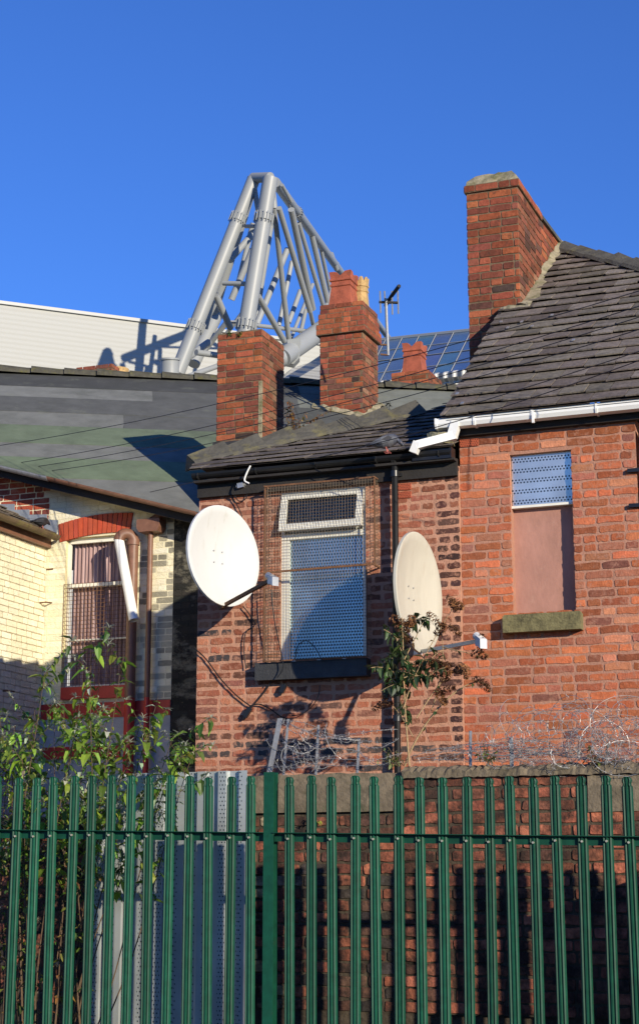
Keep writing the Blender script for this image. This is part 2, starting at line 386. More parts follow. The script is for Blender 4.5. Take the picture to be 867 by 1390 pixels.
M['glass_thin'] = bpy.data.materials.new('thin_glass'); M['glass_thin'].use_nodes = True
_n = M['glass_thin'].node_tree; _t = _n.nodes.new('ShaderNodeBsdfTransparent'); _g = _n.nodes.new('ShaderNodeBsdfGlossy'); _g.inputs['Roughness'].default_value = .05
_f = _n.nodes.new('ShaderNodeFresnel'); _f.inputs[0].default_value = 1.45; _m = _n.nodes.new('ShaderNodeMixShader'); _t.inputs[0].default_value = (.7, .74, .74, 1)
_n.links.new(_f.outputs[0], _m.inputs[0]); _n.links.new(_t.outputs[0], _m.inputs[1]); _n.links.new(_g.outputs[0], _m.inputs[2]); _n.links.new(_m.outputs[0], _n.nodes['Material Output'].inputs[0])
M['perf_grey'] = perf('perforated_grey', (.6, .6, .52), .026, .026, .0085, metal=.1, rough=.6, dark=(.03, .035, .03))

# each pale has weathered a little differently
def vary(m, amt):
    nt = m.node_tree; b = nt.nodes['Principled BSDF']; l = b.inputs['Base Color'].links[0]; src = l.from_socket
    oi = nt.nodes.new('ShaderNodeObjectInfo'); r = nt.nodes.new('ShaderNodeMapRange'); r.inputs[3].default_value = 1-amt; r.inputs[4].default_value = 1+amt
    nt.links.new(oi.outputs['Random'], r.inputs[0]); s = nt.nodes.new('ShaderNodeVectorMath'); s.operation = 'SCALE'
    nt.links.new(src, s.inputs[0]); nt.links.new(r.outputs[0], s.inputs['Scale']); nt.links.new(s.outputs[0], b.inputs['Base Color'])
vary(M['green'], .25)
# ================================================================== left house: low brick house with the guarded window
def lu(p): return loc(p).x
def lz(p): return p.z
fu0, fu1 = -1.135, 1.243
h = thing('brick_house', 'low brick house with pink pointing, a wire caged window and black gutter, in the middle', 'house', w(fu0, 0, 0))
A_ = onv(380, 893, 0); B_ = onv(497, 893, 0); C_ = onv(380, 668, 0)
wu0, wu1, wz0, wz1 = lu(A_), lu(B_), 3.43, 4.92
mb = MB()
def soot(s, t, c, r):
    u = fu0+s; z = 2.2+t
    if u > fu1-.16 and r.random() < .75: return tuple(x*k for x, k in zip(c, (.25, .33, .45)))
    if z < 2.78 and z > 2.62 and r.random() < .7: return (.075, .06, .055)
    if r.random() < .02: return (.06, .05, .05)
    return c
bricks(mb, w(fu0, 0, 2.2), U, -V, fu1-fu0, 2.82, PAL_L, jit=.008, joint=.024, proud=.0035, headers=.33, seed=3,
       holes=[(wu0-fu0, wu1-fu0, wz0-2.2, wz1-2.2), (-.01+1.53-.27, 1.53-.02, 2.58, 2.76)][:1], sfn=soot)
mb.ub(fu0, fu1, .002, .1, 0, 2.2, 1); 
# reveals and the rest of the walls
mb.ub(wu0-.002, wu0, .001, .14, wz0, wz1, 1); mb.ub(wu1, wu1+.002, .001, .14, wz0, wz1, 1)
mb.ub(wu0, wu1, .001, .14, wz1, wz1+.003, 1); mb.ub(wu0, wu1, .001, .14, wz0-.003, wz0, 1)
mb.box(w(fu0, .003, 0), V*4.48, U*.1, ZZ*5.05, 1)
mb.ub(fu1-.004, fu1-.001, .0005, .06, 2.2, 5.02, 1)
obj('wall', mb, [M['brick_l'], M['mort_l'], M['plaster']], h)
mb = MB(); mb.ub(wu0, wu1, .6, .62, wz0, wz1); obj('room_back', mb, M['hole'], h)
mb = MB(); mb.ub(fu0-.0, fu1-.002, -.045, -.008, 4.93, 5.075)
mb.ub(fu0-.0, fu1-.002, -.13, -.047, 5.045, 5.065); obj('fascia', mb, M['blackmatt'], h)
# gutter: half round channel
def gutter_profile(uc, vc, zc, r, axis, t=.006, n=9, flat=0):
    out = []; inn = []
    for i in range(n):
        a = pi+pi*i/(n-1); out.append((cos(a)*r, sin(a)*r)); inn.append((cos(a)*(r-t), sin(a)*(r-t)))
    pr = out+inn[::-1]
    return [w(uc, vc, zc)+axis*x+ZZ*y for x, y in pr]
mb = MB(); mb.prism(gutter_profile(fu0-.01, -.11, 5.125, .05, V), U*(fu1-fu0-.02))
for k in range(5): mb.tube([w(fu0+.05+k*.55, -.11+cos(a)*.054, 5.125+sin(a)*.054) for a in [pi+pi*i/8 for i in range(9)]], .008, 4)
mb.ub(fu1-.36, fu1-.02, -.14, -.02, 5.06, 5.155)
obj('gutter', mb, M['black'], h)
# front slope of the roof
P0 = w(0, -.17, 5.15); pit = radians(24); NS = -V*sin(pit)+ZZ*cos(pit); FS = V*cos(pit)+ZZ*sin(pit)
hs = onp(264, 628, P0, NS); he = onp(566, 563, P0, NS); tr = onp(605, 549, P0, NS)
def sc(p): return (loc(p).x, (p-P0).dot(FS))
poly = [sc(w(fu0-.02, -.17, 5.15)), sc(w(1.235, -.17, 5.15)), (1.235, sc(tr)[1]+.05), sc(tr), sc(he), sc(hs)]
def clip(poly, a, b):
    """keep the part of poly to the left of the line a->b"""
    out = []; n = len(poly)
    d = lambda p: (b[0]-a[0])*(p[1]-a[1])-(b[1]-a[1])*(p[0]-a[0])
    for i in range(n):
        p, q = poly[i], poly[(i+1) % n]; dp, dq = d(p), d(q)
        if dp >= 0: out.append(p)
        if dp*dq < 0:
            t = dp/(dp-dq); out.append((p[0]+(q[0]-p[0])*t, p[1]+(q[1]-p[1])*t))
    return out
def clip_to(poly, convex):
    for i in range(len(convex)):
        poly = clip(poly, convex[i], convex[(i+1) % len(convex)])
        if len(poly) < 3: return []
    return poly
def slates(mb, o, e, f, n, polys, gauge, width, seed, pal, thick=.012, lift=.014, m=0):
    rnd = random.Random(seed); allp = sum(polys, []); xs = [p[0] for p in allp]; ys = [p[1] for p in allp]
    for poly in polys: mb.face([o+e*x+f*y for x, y in poly], m, tuple(c*.35 for c in pal[0]))
    y = min(ys); row = 0
    while y < max(ys):
        x = min(xs)-width*(.5 if row % 2 else .05)-rnd.random()*.05
        while x < max(xs):
            ww = width*rnd.uniform(.82, 1.15); g_ = .004
            dy = rnd.uniform(-.012, .012); sk_ = rnd.uniform(-.008, .008); c = rnd.choice(pal); k = rnd.uniform(.72, 1.25); c = tuple(a*k for a in c)
            lf = lift*rnd.uniform(.7, 1.6); tl = rnd.uniform(-.004, .004); ch_ = rnd.uniform(0, .02) if rnd.random() < .3 else 0
            hgt = lambda p: (lf+thick)*(1-(p[1]-y)/(gauge*1.1))+.002+tl*(p[0]-x)/ww
            for poly in polys:
                q = [(x+g_+ch_, y+dy), (x+ww-g_, y+dy+sk_), (x+ww-g_, y+gauge*1.08), (x+g_, y+gauge*1.08), (x+g_, y+dy+ch_)]
                q = clip_to(q, poly)
                if len(q) < 3: continue
                top = [o+e*p[0]+f*p[1]+n*hgt(p) for p in q]; bot = [o+e*p[0]+f*p[1]+n*(max(hgt(p)-thick, -.004)) for p in q]
                k_ = len(q)
                mb.idx(bot+top, [(i, (i+1) % k_, k_+(i+1) % k_, k_+i) for i in range(k_)]+[tuple(range(k_, 2*k_))], m, c)
            x += ww
        y += gauge; row += 1
SL = [(.165, .135, .115), (.185, .155, .132), (.14, .113, .098), (.17, .148, .118), (.195, .168, .142)]
SL2 = [(.14, .118, .10), (.12, .10, .088), (.16, .135, .11)]
mb = MB(); heS = sc(he)
pieces = [[poly[0], (heS[0], poly[0][1]), heS, sc(hs)], [(heS[0], poly[0][1]), poly[1], poly[2], sc(tr), heS]]
slates(mb, P0, U, FS, NS, pieces, .22, .28, 5, SL2, thick=.007, lift=.009)
bk = [hs, he, tr, w(1.235, loc(tr).y+.05, tr.z), w(1.235, 4.4, 5.3), w(fu0-.1, 4.4, 5.1)]
bk = [p-ZZ*.02 for p in bk]
cen = sum(bk, W3())/6-ZZ*.3
for i in range(6): mb.face([bk[i], bk[(i+1) % 6], cen], 0, SL2[1])
rf = obj('roof', mb, M['slate'], h)
# hip tiles: overlapping angled cappings running up to the right
def capping(p0, p1, n, wd, th, m, parent, name, updir, seed, step=.055):
    rnd = random.Random(seed); d = (p1-p0); L_ = d.length; d.normalize(); side = d.cross(updir).normalized(); up = side.cross(d).normalized()
    mb = MB(); stp = L_/n
    for i in range(n):
        a = p0+d*(stp*i-.02); b = p0+d*(stp*(i+1)+.02); la = th+step+rnd.uniform(0, .02); lb = th+.004
        ctr = lambda p, l: p+up*l
        pa = [a-side*wd*.5-up*.03, a-side*wd*.42+up*.005, ctr(a, la), a+side*wd*.42+up*.005, a+side*wd*.5-up*.03]
        pb = [b-side*wd*.5-up*.045, b-side*wd*.42-up*.01, ctr(b, lb), b+side*wd*.42-up*.01, b+side*wd*.5-up*.045]
        jx = side*rnd.uniform(-.012, .012)
        mb.idx([p+jx for p in pa]+pb, [(0, 1, 6, 5), (1, 2, 7, 6), (2, 3, 8, 7), (3, 4, 9, 8), (0, 5, 9, 4), (0, 4, 3, 2, 1), (5, 6, 7, 8, 9)], 0)
    return obj(name, mb, m, parent)
capping(he+ZZ*.01, hs-U*.03, 7, .30, .075, M['tile2'], rf, 'hip_tiles', ZZ, 4)
# white clip and lamp box under gutter
# sill
mb = MB(); mb.ub(-.547, .455, -.10, .05, 3.285, 3.425); mb.ub(-.547, .455, -.102, .0, 3.425, 3.432)
obj('window_sill', mb, M['darksill'], h)
# window
wn = MB(); fr = .05; vz = 4.53      # vz: transom
def bar(mb, u0, u1, z0, z1, v0=.02, v1=.07, m=0): mb.ub(u0, u1, v0, v1, z0, z1, m)
bar(wn, wu0, wu0+.075, wz0, vz-.03); bar(wn, wu1-.035, wu1, wz0, vz-.03)
bar(wn, wu0, wu1, wz0, wz0+.035); bar(wn, wu0, wu1, vz-.03, vz+.02, .015, .075); bar(wn, wu0, wu1, wz1-.03, wz1, .015, .075)
bar(wn, wu0, wu0+.03, vz+.02, wz1-.03, .015, .07); bar(wn, wu1-.03, wu1, vz+.02, wz1-.03, .015, .07)
wo = obj('window', wn, M['frame'], h)
mb = MB(); mb.ub(wu0+.075, wu1-.035, .045, .05, wz0+.035, vz-.03); obj('perforated_panel', mb, M['perf_win'], wo)
# vent sash hung a little open: bottom edge pushed out
mb = MB(); s0, s1, t0, t1 = wu0+.01, wu1-.015, vz+.035, wz1-.03
tilt = .07
def sp(u, z, v): k = (t1-z)/(t1-t0); return w(u, v-tilt*k-.01, z)
def sbar(u0, u1, z0, z1):
    p = [sp(u0, z0, -.0), sp(u1, z0, -.0), sp(u1, z1, -.0), sp(u0, z1, -.0)]; q = [x+V*.04 for x in p]
    mb.idx(p+q, [(0, 1, 2, 3), (7, 6, 5, 4), (0, 4, 5, 1), (1, 5, 6, 2), (2, 6, 7, 3), (3, 7, 4, 0)])
sbar(s0, s0+.06, t0, t1); sbar(s1-.055, s1, t0, t1); sbar(s0+.06, s1-.055, t0, t0+.06); sbar(s0+.06, s1-.055, t1-.04, t1)
sash = obj('vent_sash', mb, M['frame'], wo)
mb = MB(); p = [sp(s0+.06, t0+.065, .02), sp(s1-.055, t0+.065, .02), sp(s1-.055, t1-.045, .02), sp(s0+.06, t1-.045, .02)]
mb.idx(p+[x+V*.006 for x in p], [(0, 1, 2, 3), (7, 6, 5, 4), (0, 4, 5, 1), (1, 5, 6, 2), (2, 6, 7, 3), (3, 7, 4, 0)]); obj('vent_pane', mb, M['glass_thin'], wo)
mb = MB(); mb.ub(wu0+.04, wu1-.04, .055, .058, vz+.03, wz1-.04); obj('perforated_panel', mb, M['perf_grey'], wo)
# cage of welded mesh standing proud
cg = MB(); gv = -.13
gu0, gu1 = lu(onv(358, 900, gv)), lu(onv(498, 895, gv)); gu2 = lu(onv(508, 700, gv))
gz0, gz1, gzm = wz0+.01, 4.955, 4.20
def rod(a, b, r=.0016, mb=None): (mb or cg).tube([a, b], r, 3, caps=False)
sx = .0262; sz = .0262; u = gu0
while u < gu2+.001:
    top_, bot_ = gz1, (gz0 if u < gu1 else gzm)
    rod(w(u, gv+R.uniform(-.003, .003), bot_), w(u, gv+R.uniform(-.003, .003), top_)); u += sx
z = gz0
while z < gz1:
    rod(w(gu0, gv, z), w(gu2 if z > gzm else gu1, gv, z)); 
    rod(w(gu0, gv, z), w(gu0, 0, z)); rod(w(gu2 if z > gzm else gu1, gv, z), w(gu2 if z > gzm else gu1, 0, z)); z += sz
for k in range(4):
    vv = gv+.033*k; rod(w(gu0, vv, gz0), w(gu0, vv, gz1)); rod(w(gu2, vv, gzm), w(gu2, vv, gz1)); rod(w(gu1, vv, gz0), w(gu1, vv, gzm))
cage = obj('window_cage', cg, M['meshwire'], h)
fb = MB()
for a, b, r in ((w(gu0, gv, gz1), w(gu2, gv, gz1), .007), (w(gu0, gv, gz0), w(gu0, gv, gz1), .006), (w(gu2, gv, gzm), w(gu2, gv, gz1), .006), (w(gu0, gv, gz0), w(gu1, gv, gz0), .006),
                (w(gu0, gv-.004, gzm), w(gu2, gv-.004, gzm+.01), .0085), (w(gu1, gv, gz0), w(gu1, gv, gzm), .004), (w(gu0, 0, gz1), w(gu0, gv, gz1), .006), (w(gu2, 0, gz1), w(gu2, gv, gz1), .006), (w(gu2, 0, gzm), w(gu2, gv, gzm), .006)):
    fb.box(a-U*r-V*r*.6-ZZ*r, (b-a).normalized()*((b-a).length+2*r), V*r*1.6 if abs((b-a).normalized().dot(V)) < .5 else U*r*2, (ZZ if abs((b-a).z) < .1 else U)*2*r)
obj('cage_frame', fb, M['rust'], cage)
# downpipe
pu, _, _ = loc(onv(537, 800, -.09))
mb = MB(); mb.tube([w(pu, -.09, 0), w(pu, -.09, 5.05), w(pu, -.12, 5.10)], .028, 14)
for z in (2.9, 4.05, 4.95): mb.tube([w(pu, -.09, z), w(pu, -.09, z+.05)], .036, 14); mb.ub(pu-.05, pu+.05, -.06, -.005, z+.01, z+.035)
obj('downpipe', mb, M['black'], h, smooth=True)
def air_brick(parent, u, z, ww=.13, hh=.06, v=0):
    mb = MB(); mb.ub(u, u+ww, v-.012, v-.001, z, z+hh)
    n = 8; c = ww/n
    for i in range(n):
        for k in range(4):
            x = u+c*(i+.5)+(c*.25 if k % 2 else -c*.25); y = z+hh*(k+.5)/4
            mb.face([w(x-c*.3, v-.0135, y), w(x, v-.0135, y-hh*.09), w(x+c*.3, v-.0135, y), w(x, v-.0135, y+hh*.09)], 1)
    return obj('air_brick', mb, [M['airbrick'], M['hole']], parent)
q = loc(onv(541, 668, 0)); air_brick(h, q.x, 4.78, .11, .055); air_brick(h, q.x, 4.85, .11, .055)
# lichen-covered stone on the corner
mb = MB(); rr = random.Random(3); vs = []
for k in range(2):
    for i in range(12):
        a = 2*pi*i/12; vs.append(w(fu1-.13+cos(a)*.125*(1-.12*k)*rr.uniform(.85, 1.1), -.07+sin(a)*.09*rr.uniform(.9, 1.1), 5.19+.10*k+rr.uniform(-.01, .01)))
mb.idx(vs, [(i, (i+1) % 12, 12+(i+1) % 12, 12+i) for i in range(12)]+[tuple(range(12, 24)), tuple(reversed(range(12)))])
obj('corner_stone', mb, M['lichen'], h)

# ================================================================== right house
ru0, ru1 = fu1, lu(onv(866, 700, .04)); rv = .04
hr = thing('brick_house', 'taller orange brick house with slate hipped roof, big chimney and white gutter, on the right', 'house', w(ru1, rv, 0))
ez = 5.37
a2 = onv(691, 618, rv); b2 = onv(776, 838, rv); xu0, xu1, xz0, xz1 = lu(a2), lu(onv(776, 700, rv)), 3.73, lz(onv(733, 614, rv))
xu1 = lu(onv(777, 700, rv))
mb = MB()
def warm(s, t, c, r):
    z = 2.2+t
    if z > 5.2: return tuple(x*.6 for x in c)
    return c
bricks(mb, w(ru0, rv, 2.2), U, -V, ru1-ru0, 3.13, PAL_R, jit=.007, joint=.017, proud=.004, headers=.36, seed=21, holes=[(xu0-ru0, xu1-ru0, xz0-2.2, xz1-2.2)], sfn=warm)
mb.ub(ru0, ru1, rv+.002, rv+.1, 0, 2.2, 1)
rd = .13
mb.ub(xu0-.002, xu0, rv+.001, rv+rd, xz0, xz1, 1); mb.ub(xu1, xu1+.002, rv+.001, rv+rd, xz0, xz1, 1); mb.ub(xu0, xu1, rv+.001, rv+rd, xz1, xz1+.003, 1)
mb.box(w(ru1, rv+.01, 0), V*5, -U*.1, ZZ*5.3, 1); mb.box(w(ru0, rv+.01, 0), V*5, U*.1, ZZ*5.35, 1)
obj('wall', mb, [M['brick_r'], M['mort_r']], hr)
mb = MB(); ph = lz(onv(733, 686, rv+.08))
mb.ub(xu0, xu1, rv+.09, rv+.11, xz0, ph-.01); obj('window_board', mb, M['board'], hr)
mb = MB(); mb.ub(xu0+.004, xu1-.004, rv+.045, rv+.05, ph, xz1); o = obj('perforated_panel', mb, M['perf_top'], hr)
mb = MB(); mb.ub(xu0, xu1, rv+.03, rv+.085, ph-.02, ph); obj('panel_ledge', mb, M['frame'], hr)
mb = MB(); z1 = xz0; s0_, s1_ = lu(onv(682, 850, rv-.09)), lu(onv(788, 850, rv-.09)); zs = z1+.0
mb.ub(s0_, s1_, rv-.10, rv+.08, zs-.145, zs-.012); mb.ub(s0_+.008, s1_-.008, rv-.09, rv+.088, zs-.0118, zs); obj('window_sill', mb, M['stone'], hr)
q = loc(onv(624, 603, rv)); air_brick(hr, q.x, lz(onv(640, 606, rv)), .16, .062, rv)
# soffit, fascia and a row of dark corbel bricks
mb = MB(); mb.ub(ru0-.02, ru1+.12, -.02, rv-.004, ez-.10, ez+.02); obj('fascia', mb, M['blackmatt'], hr)
gu_l = lu(onv(590, 572, -.14))
mb = MB(); prof = [(-.06, .035), (-.06, -.01), (-.045, -.04), (.03, -.045), (.05, -.03), (.05, .035), (.042, .035), (.042, -.02), (-.035, -.032), (-.052, -.005), (-.052, .035)]
zg = lz(onv(720, 562, -.14)); gl = (ru1+.35)-gu_l
mb.prism([w(gu_l, -.09+x, zg+y) for x, y in prof], U*gl)
for k in (0.0, .33, .82, 1.35): mb.prism([w(gu_l+k, -.09+x*1.12, zg+y*1.14-.001) for x, y in prof], U*.018); 
for k in (.83,): mb.ub(gu_l+k, gu_l+k+.018, -.16, -.14, zg-.08, zg+.02)
mb.ub(gu_l, gu_l+.006, -.145, -.045, zg-.04, zg+.034)
gt = obj('gutter', mb, M['white'], hr)
mb = MB(); c0 = loc(onv(619, 575, -.12)); c1 = loc(onv(613, 592, -.12)); c2 = loc(onv(567, 605, -.2)); c3 = loc(onv(561, 615, -.2))
def L2(c): return w(c.x, c.y, c.z)
def sq(mb, a, b, r):
    d = (b-a).normalized(); s = d.cross(V).normalized(); t = s.cross(d)
    mb.box(a-s*r-t*r, s*2*r, t*2*r, b-a)
sq(mb, L2(c0)+ZZ*.01, L2(c1)-ZZ*.01, .037); sq(mb, L2(c1)+U*.03, L2(c2)-U*.02, .034); sq(mb, L2(c2)+ZZ*.03, L2(c3), .032)
obj('gutter_outlet', mb, M['white'], gt)
# black side pipe at the corner
mb = MB(); mb.tube([w(ru1+.07, rv+.02, 0), w(ru1+.07, rv+.02, 5.2)], .05, 12)
for z in (lz(onv(860, 640, 0)), lz(onv(860, 688, 0))): mb.ub(ru1-.07, ru1+.08, rv-.035, rv-.01, z, z+.03)
obj('downpipe', mb, M['black'], hr, smooth=True)
# hipped slate roof
cv = 2.50; clen = .96; cu0, cu1 = lu(onv(635.5, 400, cv)), lu(onv(705.5, 400, cv)); vg = cu1; vg0 = 1.144; vgc = .98; pe = w(vg, -.17, zg+.035); ap = onu(762, 336, vg); rise = (ap.z-pe.z)/(loc(ap).y+.17); pt = atan2(rise, 1)
NR = -V*sin(pt)+ZZ*cos(pt); FR = V*cos(pt)+ZZ*sin(pt); PR = w(0, -.17, zg+.035)
def sr(p): return (loc(p).x, (p-PR).dot(FR))
hipq = onp(867, 361, PR, NR); dx = sr(hipq)[0]-sr(ap)[0]; dy = sr(hipq)[1]-sr(ap)[1]
kx = sr(ap)[0]+dx*(sr(ap)[1]/-dy)
fyc = (cv+.17)/cos(pt); kL = (vg0, 0)
mb = MB(); slates(mb, PR, U, FR, NR, [[(vg0, 0), (vg, 0), (vg, fyc), (vgc, fyc)], [(vg, 0), (kx, 0), sr(ap)]], .240, .25, 31, SL)
wm = MB(); bricks(wm, w(ru1+.001, .9, .0), U, -V, kx-ru1-.15, 5.3, PAL_R, jit=.007, joint=.017, seed=23)
wm.box(w(kx-.15, .9, 0), V*4.1, -U*.1, ZZ*5.3, 1); obj('side_wall', wm, [M['brick_r'], M['mort_r']], hr)
E3 = w(kx, -.17, PR.z); back = w(kx, loc(ap).y*2, PR.z)
mb.face([E3, back, ap], 0, SL[2]); mb.face([back, w(vg, loc(ap).y*2, PR.z), ap], 0, SL[2]); mb.face([w(vg-.3, loc(ap).y*2, PR.z), w(vg-.3, 3.4, PR.z+3.57*rise-.1), ap], 0, SL[2])
rr_ = obj('roof', mb, M['slate'], hr)
# undercloak / verge edge and soffit
e0_ = w(vg0, .02, PR.z+.19*rise); e1_ = w(vgc, cv+.02, PR.z+(cv+.19)*rise)
mb = MB(); mb.prism([e0_-ZZ*.10, e0_+ZZ*.012, e0_+ZZ*.012+U*.03, e0_-ZZ*.10+U*.03], e1_-e0_)
mb.face([e0_, e1_, e1_-ZZ*1.6, e0_-ZZ*.3]); obj('verge', mb, M['blackmatt'], rr_)
mb = MB(); mb.face([w(vg, -.16, PR.z-.02), w(kx, -.16, PR.z-.02), w(kx, .3, PR.z-.02), w(vg, .3, PR.z-.02)]); obj('soffit', mb, M['blackmatt'], rr_)
hp1 = PR+U*sr(hipq)[0]+FR*sr(hipq)[1]; hp2 = PR+U*kx
dd = (hp2-ap)
capping(ap+dd*.006, ap+dd*.6, 11, .34, .05, M['tile2'], rr_, 'hip_tiles', ZZ, 9, .022)
# white clips on slates
for px, py in ((617, 536), (624, 549), (746, 429), (705, 438), (686, 446), (719, 444), (677, 438), (775, 463)):
    mb = MB(); p = onp(px, py, PR+NR*.03, NR); mb.box(p, U*.026, FR*.05, NR*.006); obj('slate_clip', mb, M['steel'], rr_)
# the big chimney
D3 = 16.15
cz1 = lz(onv(667, 238, cv))
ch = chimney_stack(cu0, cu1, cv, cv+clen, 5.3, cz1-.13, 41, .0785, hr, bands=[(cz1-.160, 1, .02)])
ch['label'] = 'tall chimney of orange brick with mossy mortar cap'
mb = MB(); vs = []; rr = random.Random(5); zt = cz1-.075
base_ = [(cu0-.0, cv-.0), (cu1+.0, cv-.0), (cu1+.0, cv+clen), (cu0-.0, cv+clen)]
ring = []
def ringpts(ins, z, jz):
    p = []
    x0, x1, y0, y1 = cu0+ins, cu1-ins, cv+ins, cv+clen-ins
    for i in range(6): p.append((x0+(x1-x0)*i/6, y0))
    for i in range(8): p.append((x1, y0+(y1-y0)*i/8))
    for i in range(6): p.append((x1-(x1-x0)*i/6, y1))
    for i in range(8): p.append((x0, y1-(y1-y0)*i/8))
    return [w(a+rr.uniform(-.01, .01), b+rr.uniform(-.01, .01), z+rr.uniform(-jz, jz)) for a, b in p]
rg = [ringpts(-.012, zt-.01, .001), ringpts(.01, zt+.045, .012), ringpts(.08, zt+.12, .016), ringpts(.15, zt+.155, .012)]
for a in rg: vs += a
K = 28; fs = []
for j in range(3):
    for i in range(K): fs.append((j*K+i, j*K+(i+1) % K, (j+1)*K+(i+1) % K, (j+1)*K+i))
fs.append(tuple(range(3*K, 4*K))); mb.idx(vs, fs); obj('chimney_cap', mb, M['render'], ch)
# shoulder wall running up behind the chimney to the ridge
sv0, sv1 = cv+clen, loc(ap).y+.05; st0 = lz(onu(732, 292, cu1)); st1 = lz(ap)+.04
mb = MB(); Ls = sv1-sv0
bricks(mb, w(cu1-.02, sv0, 6.3), V, U, Ls, 3.2, PAL_C, course=.0785, seed=77, top=lambda s: (st0-6.3)+(st1-st0)*s/Ls)
mb.box(w(cu1-.022, sv0, 6.3), V*Ls, -U*.2, ZZ*(min(st0, st1)-6.35), 1)
obj('parapet', mb, [M['brick_c'], M['mort_c']], hr)
mb = MB(); mb.prism([w(cu1-.25, sv0, st0-.01), w(cu1+.01, sv0, st0-.01), w(cu1+.01, sv0, st0+.03), w(cu1-.25, sv0, st0+.03)], V*Ls+ZZ*(st1-st0)); obj('parapet_coping', mb, M['tile2'], hr)
# cement fillet where chimney and parapet meet the slates
mb = MB(); pts = []
fz = lambda v: PR.z+(v+.17)*rise
rr = random.Random(8); prev = None
N_ = 26
for i in range(N_+1):
    v = cv-.03+(sv1-cv)*i/N_; wid = (.13 if i < 10 else .07)*rr.uniform(.75, 1.2); uo = cu1 if v < cv+clen else cu1-.02
    hh = (.05 if i < 13 else .09)*rr.uniform(.7, 1.3)
    a = w(uo-.02, v, fz(v)+hh); b = w(uo+.012, v, fz(v)+hh*.96); c = w(uo+wid, v, fz(v)+.032); cur = (a, b, c)
    if prev: mb.face([prev[0], prev[1], cur[1], cur[0]]); mb.face([prev[1], prev[2], cur[2], cur[1]])
    prev = cur
prev = None
for i in range(9):
    u = vgc+.01+(cu1+.1-vgc)*i/8; wid = .07*rr.uniform(.7, 1.3); v = cv-.012
    cur = (w(u, v+.02, fz(v)+.05*rr.uniform(.8, 1.4)), w(u, v-wid, fz(v-wid)+.032))
    if prev: mb.face([prev[0], prev[1], cur[1], cur[0]])
    prev = cur
obj('cement_fillet', mb, M['render'], ch)

# ================================================================== long terrace behind: cream rear wall and felt roof
VR = 4.5
A0 = onv(245, 690, VR-.3); B0 = onv(0, 632, VR-.3)
er = W3((cos(radians(8)), sin(radians(8)), 0)); nr = er.cross(A0-B0); nr.normalize()
if nr.z < 0: nr = -nr
fr_ = nr.cross(er).normalized()
if fr_.z < 0: fr_ = -fr_
def s2(p): return ((p-A0).dot(er), (p-A0).dot(fr_))
def onroof(px, py, off=0): return onp(px, py, A0+nr*off, nr)
ht = thing('terraced_house', 'long terrace with striped grey and green felt roof, cream painted rear wall and two chimneys', 'house', w(-4.4, VR, 0))
eL, eR = s2(B0+(B0-A0)*.5), s2(A0+(A0-B0)*.12)
top_f = max(s2(onroof(0, 503))[1], s2(onroof(150, 510))[1])
tf = lambda x: s2(onroof(x, 0))[1]
FC = dict(d=(.095, .098, .095), m=(.155, .16, .148), l=(.165, .17, .16), g=(.125, .158, .105), g2=(.13, .168, .108), r=(.17, .18, .155), k=(.06, .062, .062))
F_ = lambda y: s2(onroof(150, y))[1]
strips = [(700, 650, [(-99, 400, 'm')]), (652, 625, [(-99, 400, 'g2')]), (627, 604, [(-99, 400, 'm')]), (606, 582, [(-99, 400, 'g')]), (584, 562, [(-99, 168, 'm'), (168, 400, 'd')]), (564, 544, [(-99, 400, 'd')]),
          (546, 528, [(-99, 207, 'l'), (207, 400, 'd')]), (530, 505, [(-99, 400, 'k')])]
xr = s2(onroof(690, 535))[0]; xl = s2(onroof(-90, 500))[0]; ftop = F_(512)
mb = MB()
full = [eL, (eR[0], eR[1]), (xr, eR[1]-2.0), (xr, ftop), (xl, ftop)]
mb.face([A0+er*a+fr_*b for a, b in full], 0, FC['m'])
ld = ((B0-A0).dot(er), (B0-A0).dot(fr_))
for i, (yb, yt, segs) in enumerate(strips):
    for (x0, x1, c) in segs:
        ym = (yb+yt)/2; X0 = s2(onroof(x0, ym))[0]; X1 = s2(onroof(x1, ym))[0]
        q = [(X0, F_(yb)), (X1-.01, F_(yb)), (X1+.02, F_(yt)), (X0, F_(yt))]
        q = clip(q, eL, (0, 0))
        if len(q) < 3: continue
        n_ = len(q); off = .006+.004*(i % 2)+.001*i
        tp_ = [A0+er*a+fr_*b+nr*off for a, b in q]; bt = [p-nr*(off-.001) for p in tp_]
        mb.idx(bt+tp_, [(k, (k+1) % n_, n_+(k+1) % n_, n_+k) for k in range(n_)]+[tuple(range(n_, 2*n_))], 0, FC[c])
X4 = s2(onroof(400, 560))[0]
y_ = F_(640); j = 0
while y_ < ftop-.05:
    mb.box(A0+er*X4+fr_*y_+nr*.003, er*(xr-X4), fr_*.82, nr*(.008+.004*(j % 2)), 0, FC['r'] if j % 3 else (.08, .084, .078)); y_ += .8; j += 1
# far slope
mb.face([A0+er*xl+fr_*ftop, A0+er*xr+fr_*ftop, A0+er*xr+fr_*ftop+er.cross(ZZ)*-4-ZZ*2.2, A0+er*xl+fr_*ftop+er.cross(ZZ)*-4-ZZ*2.2], 0, FC['d'])
roof = obj('roof', mb, M['felt'], ht)
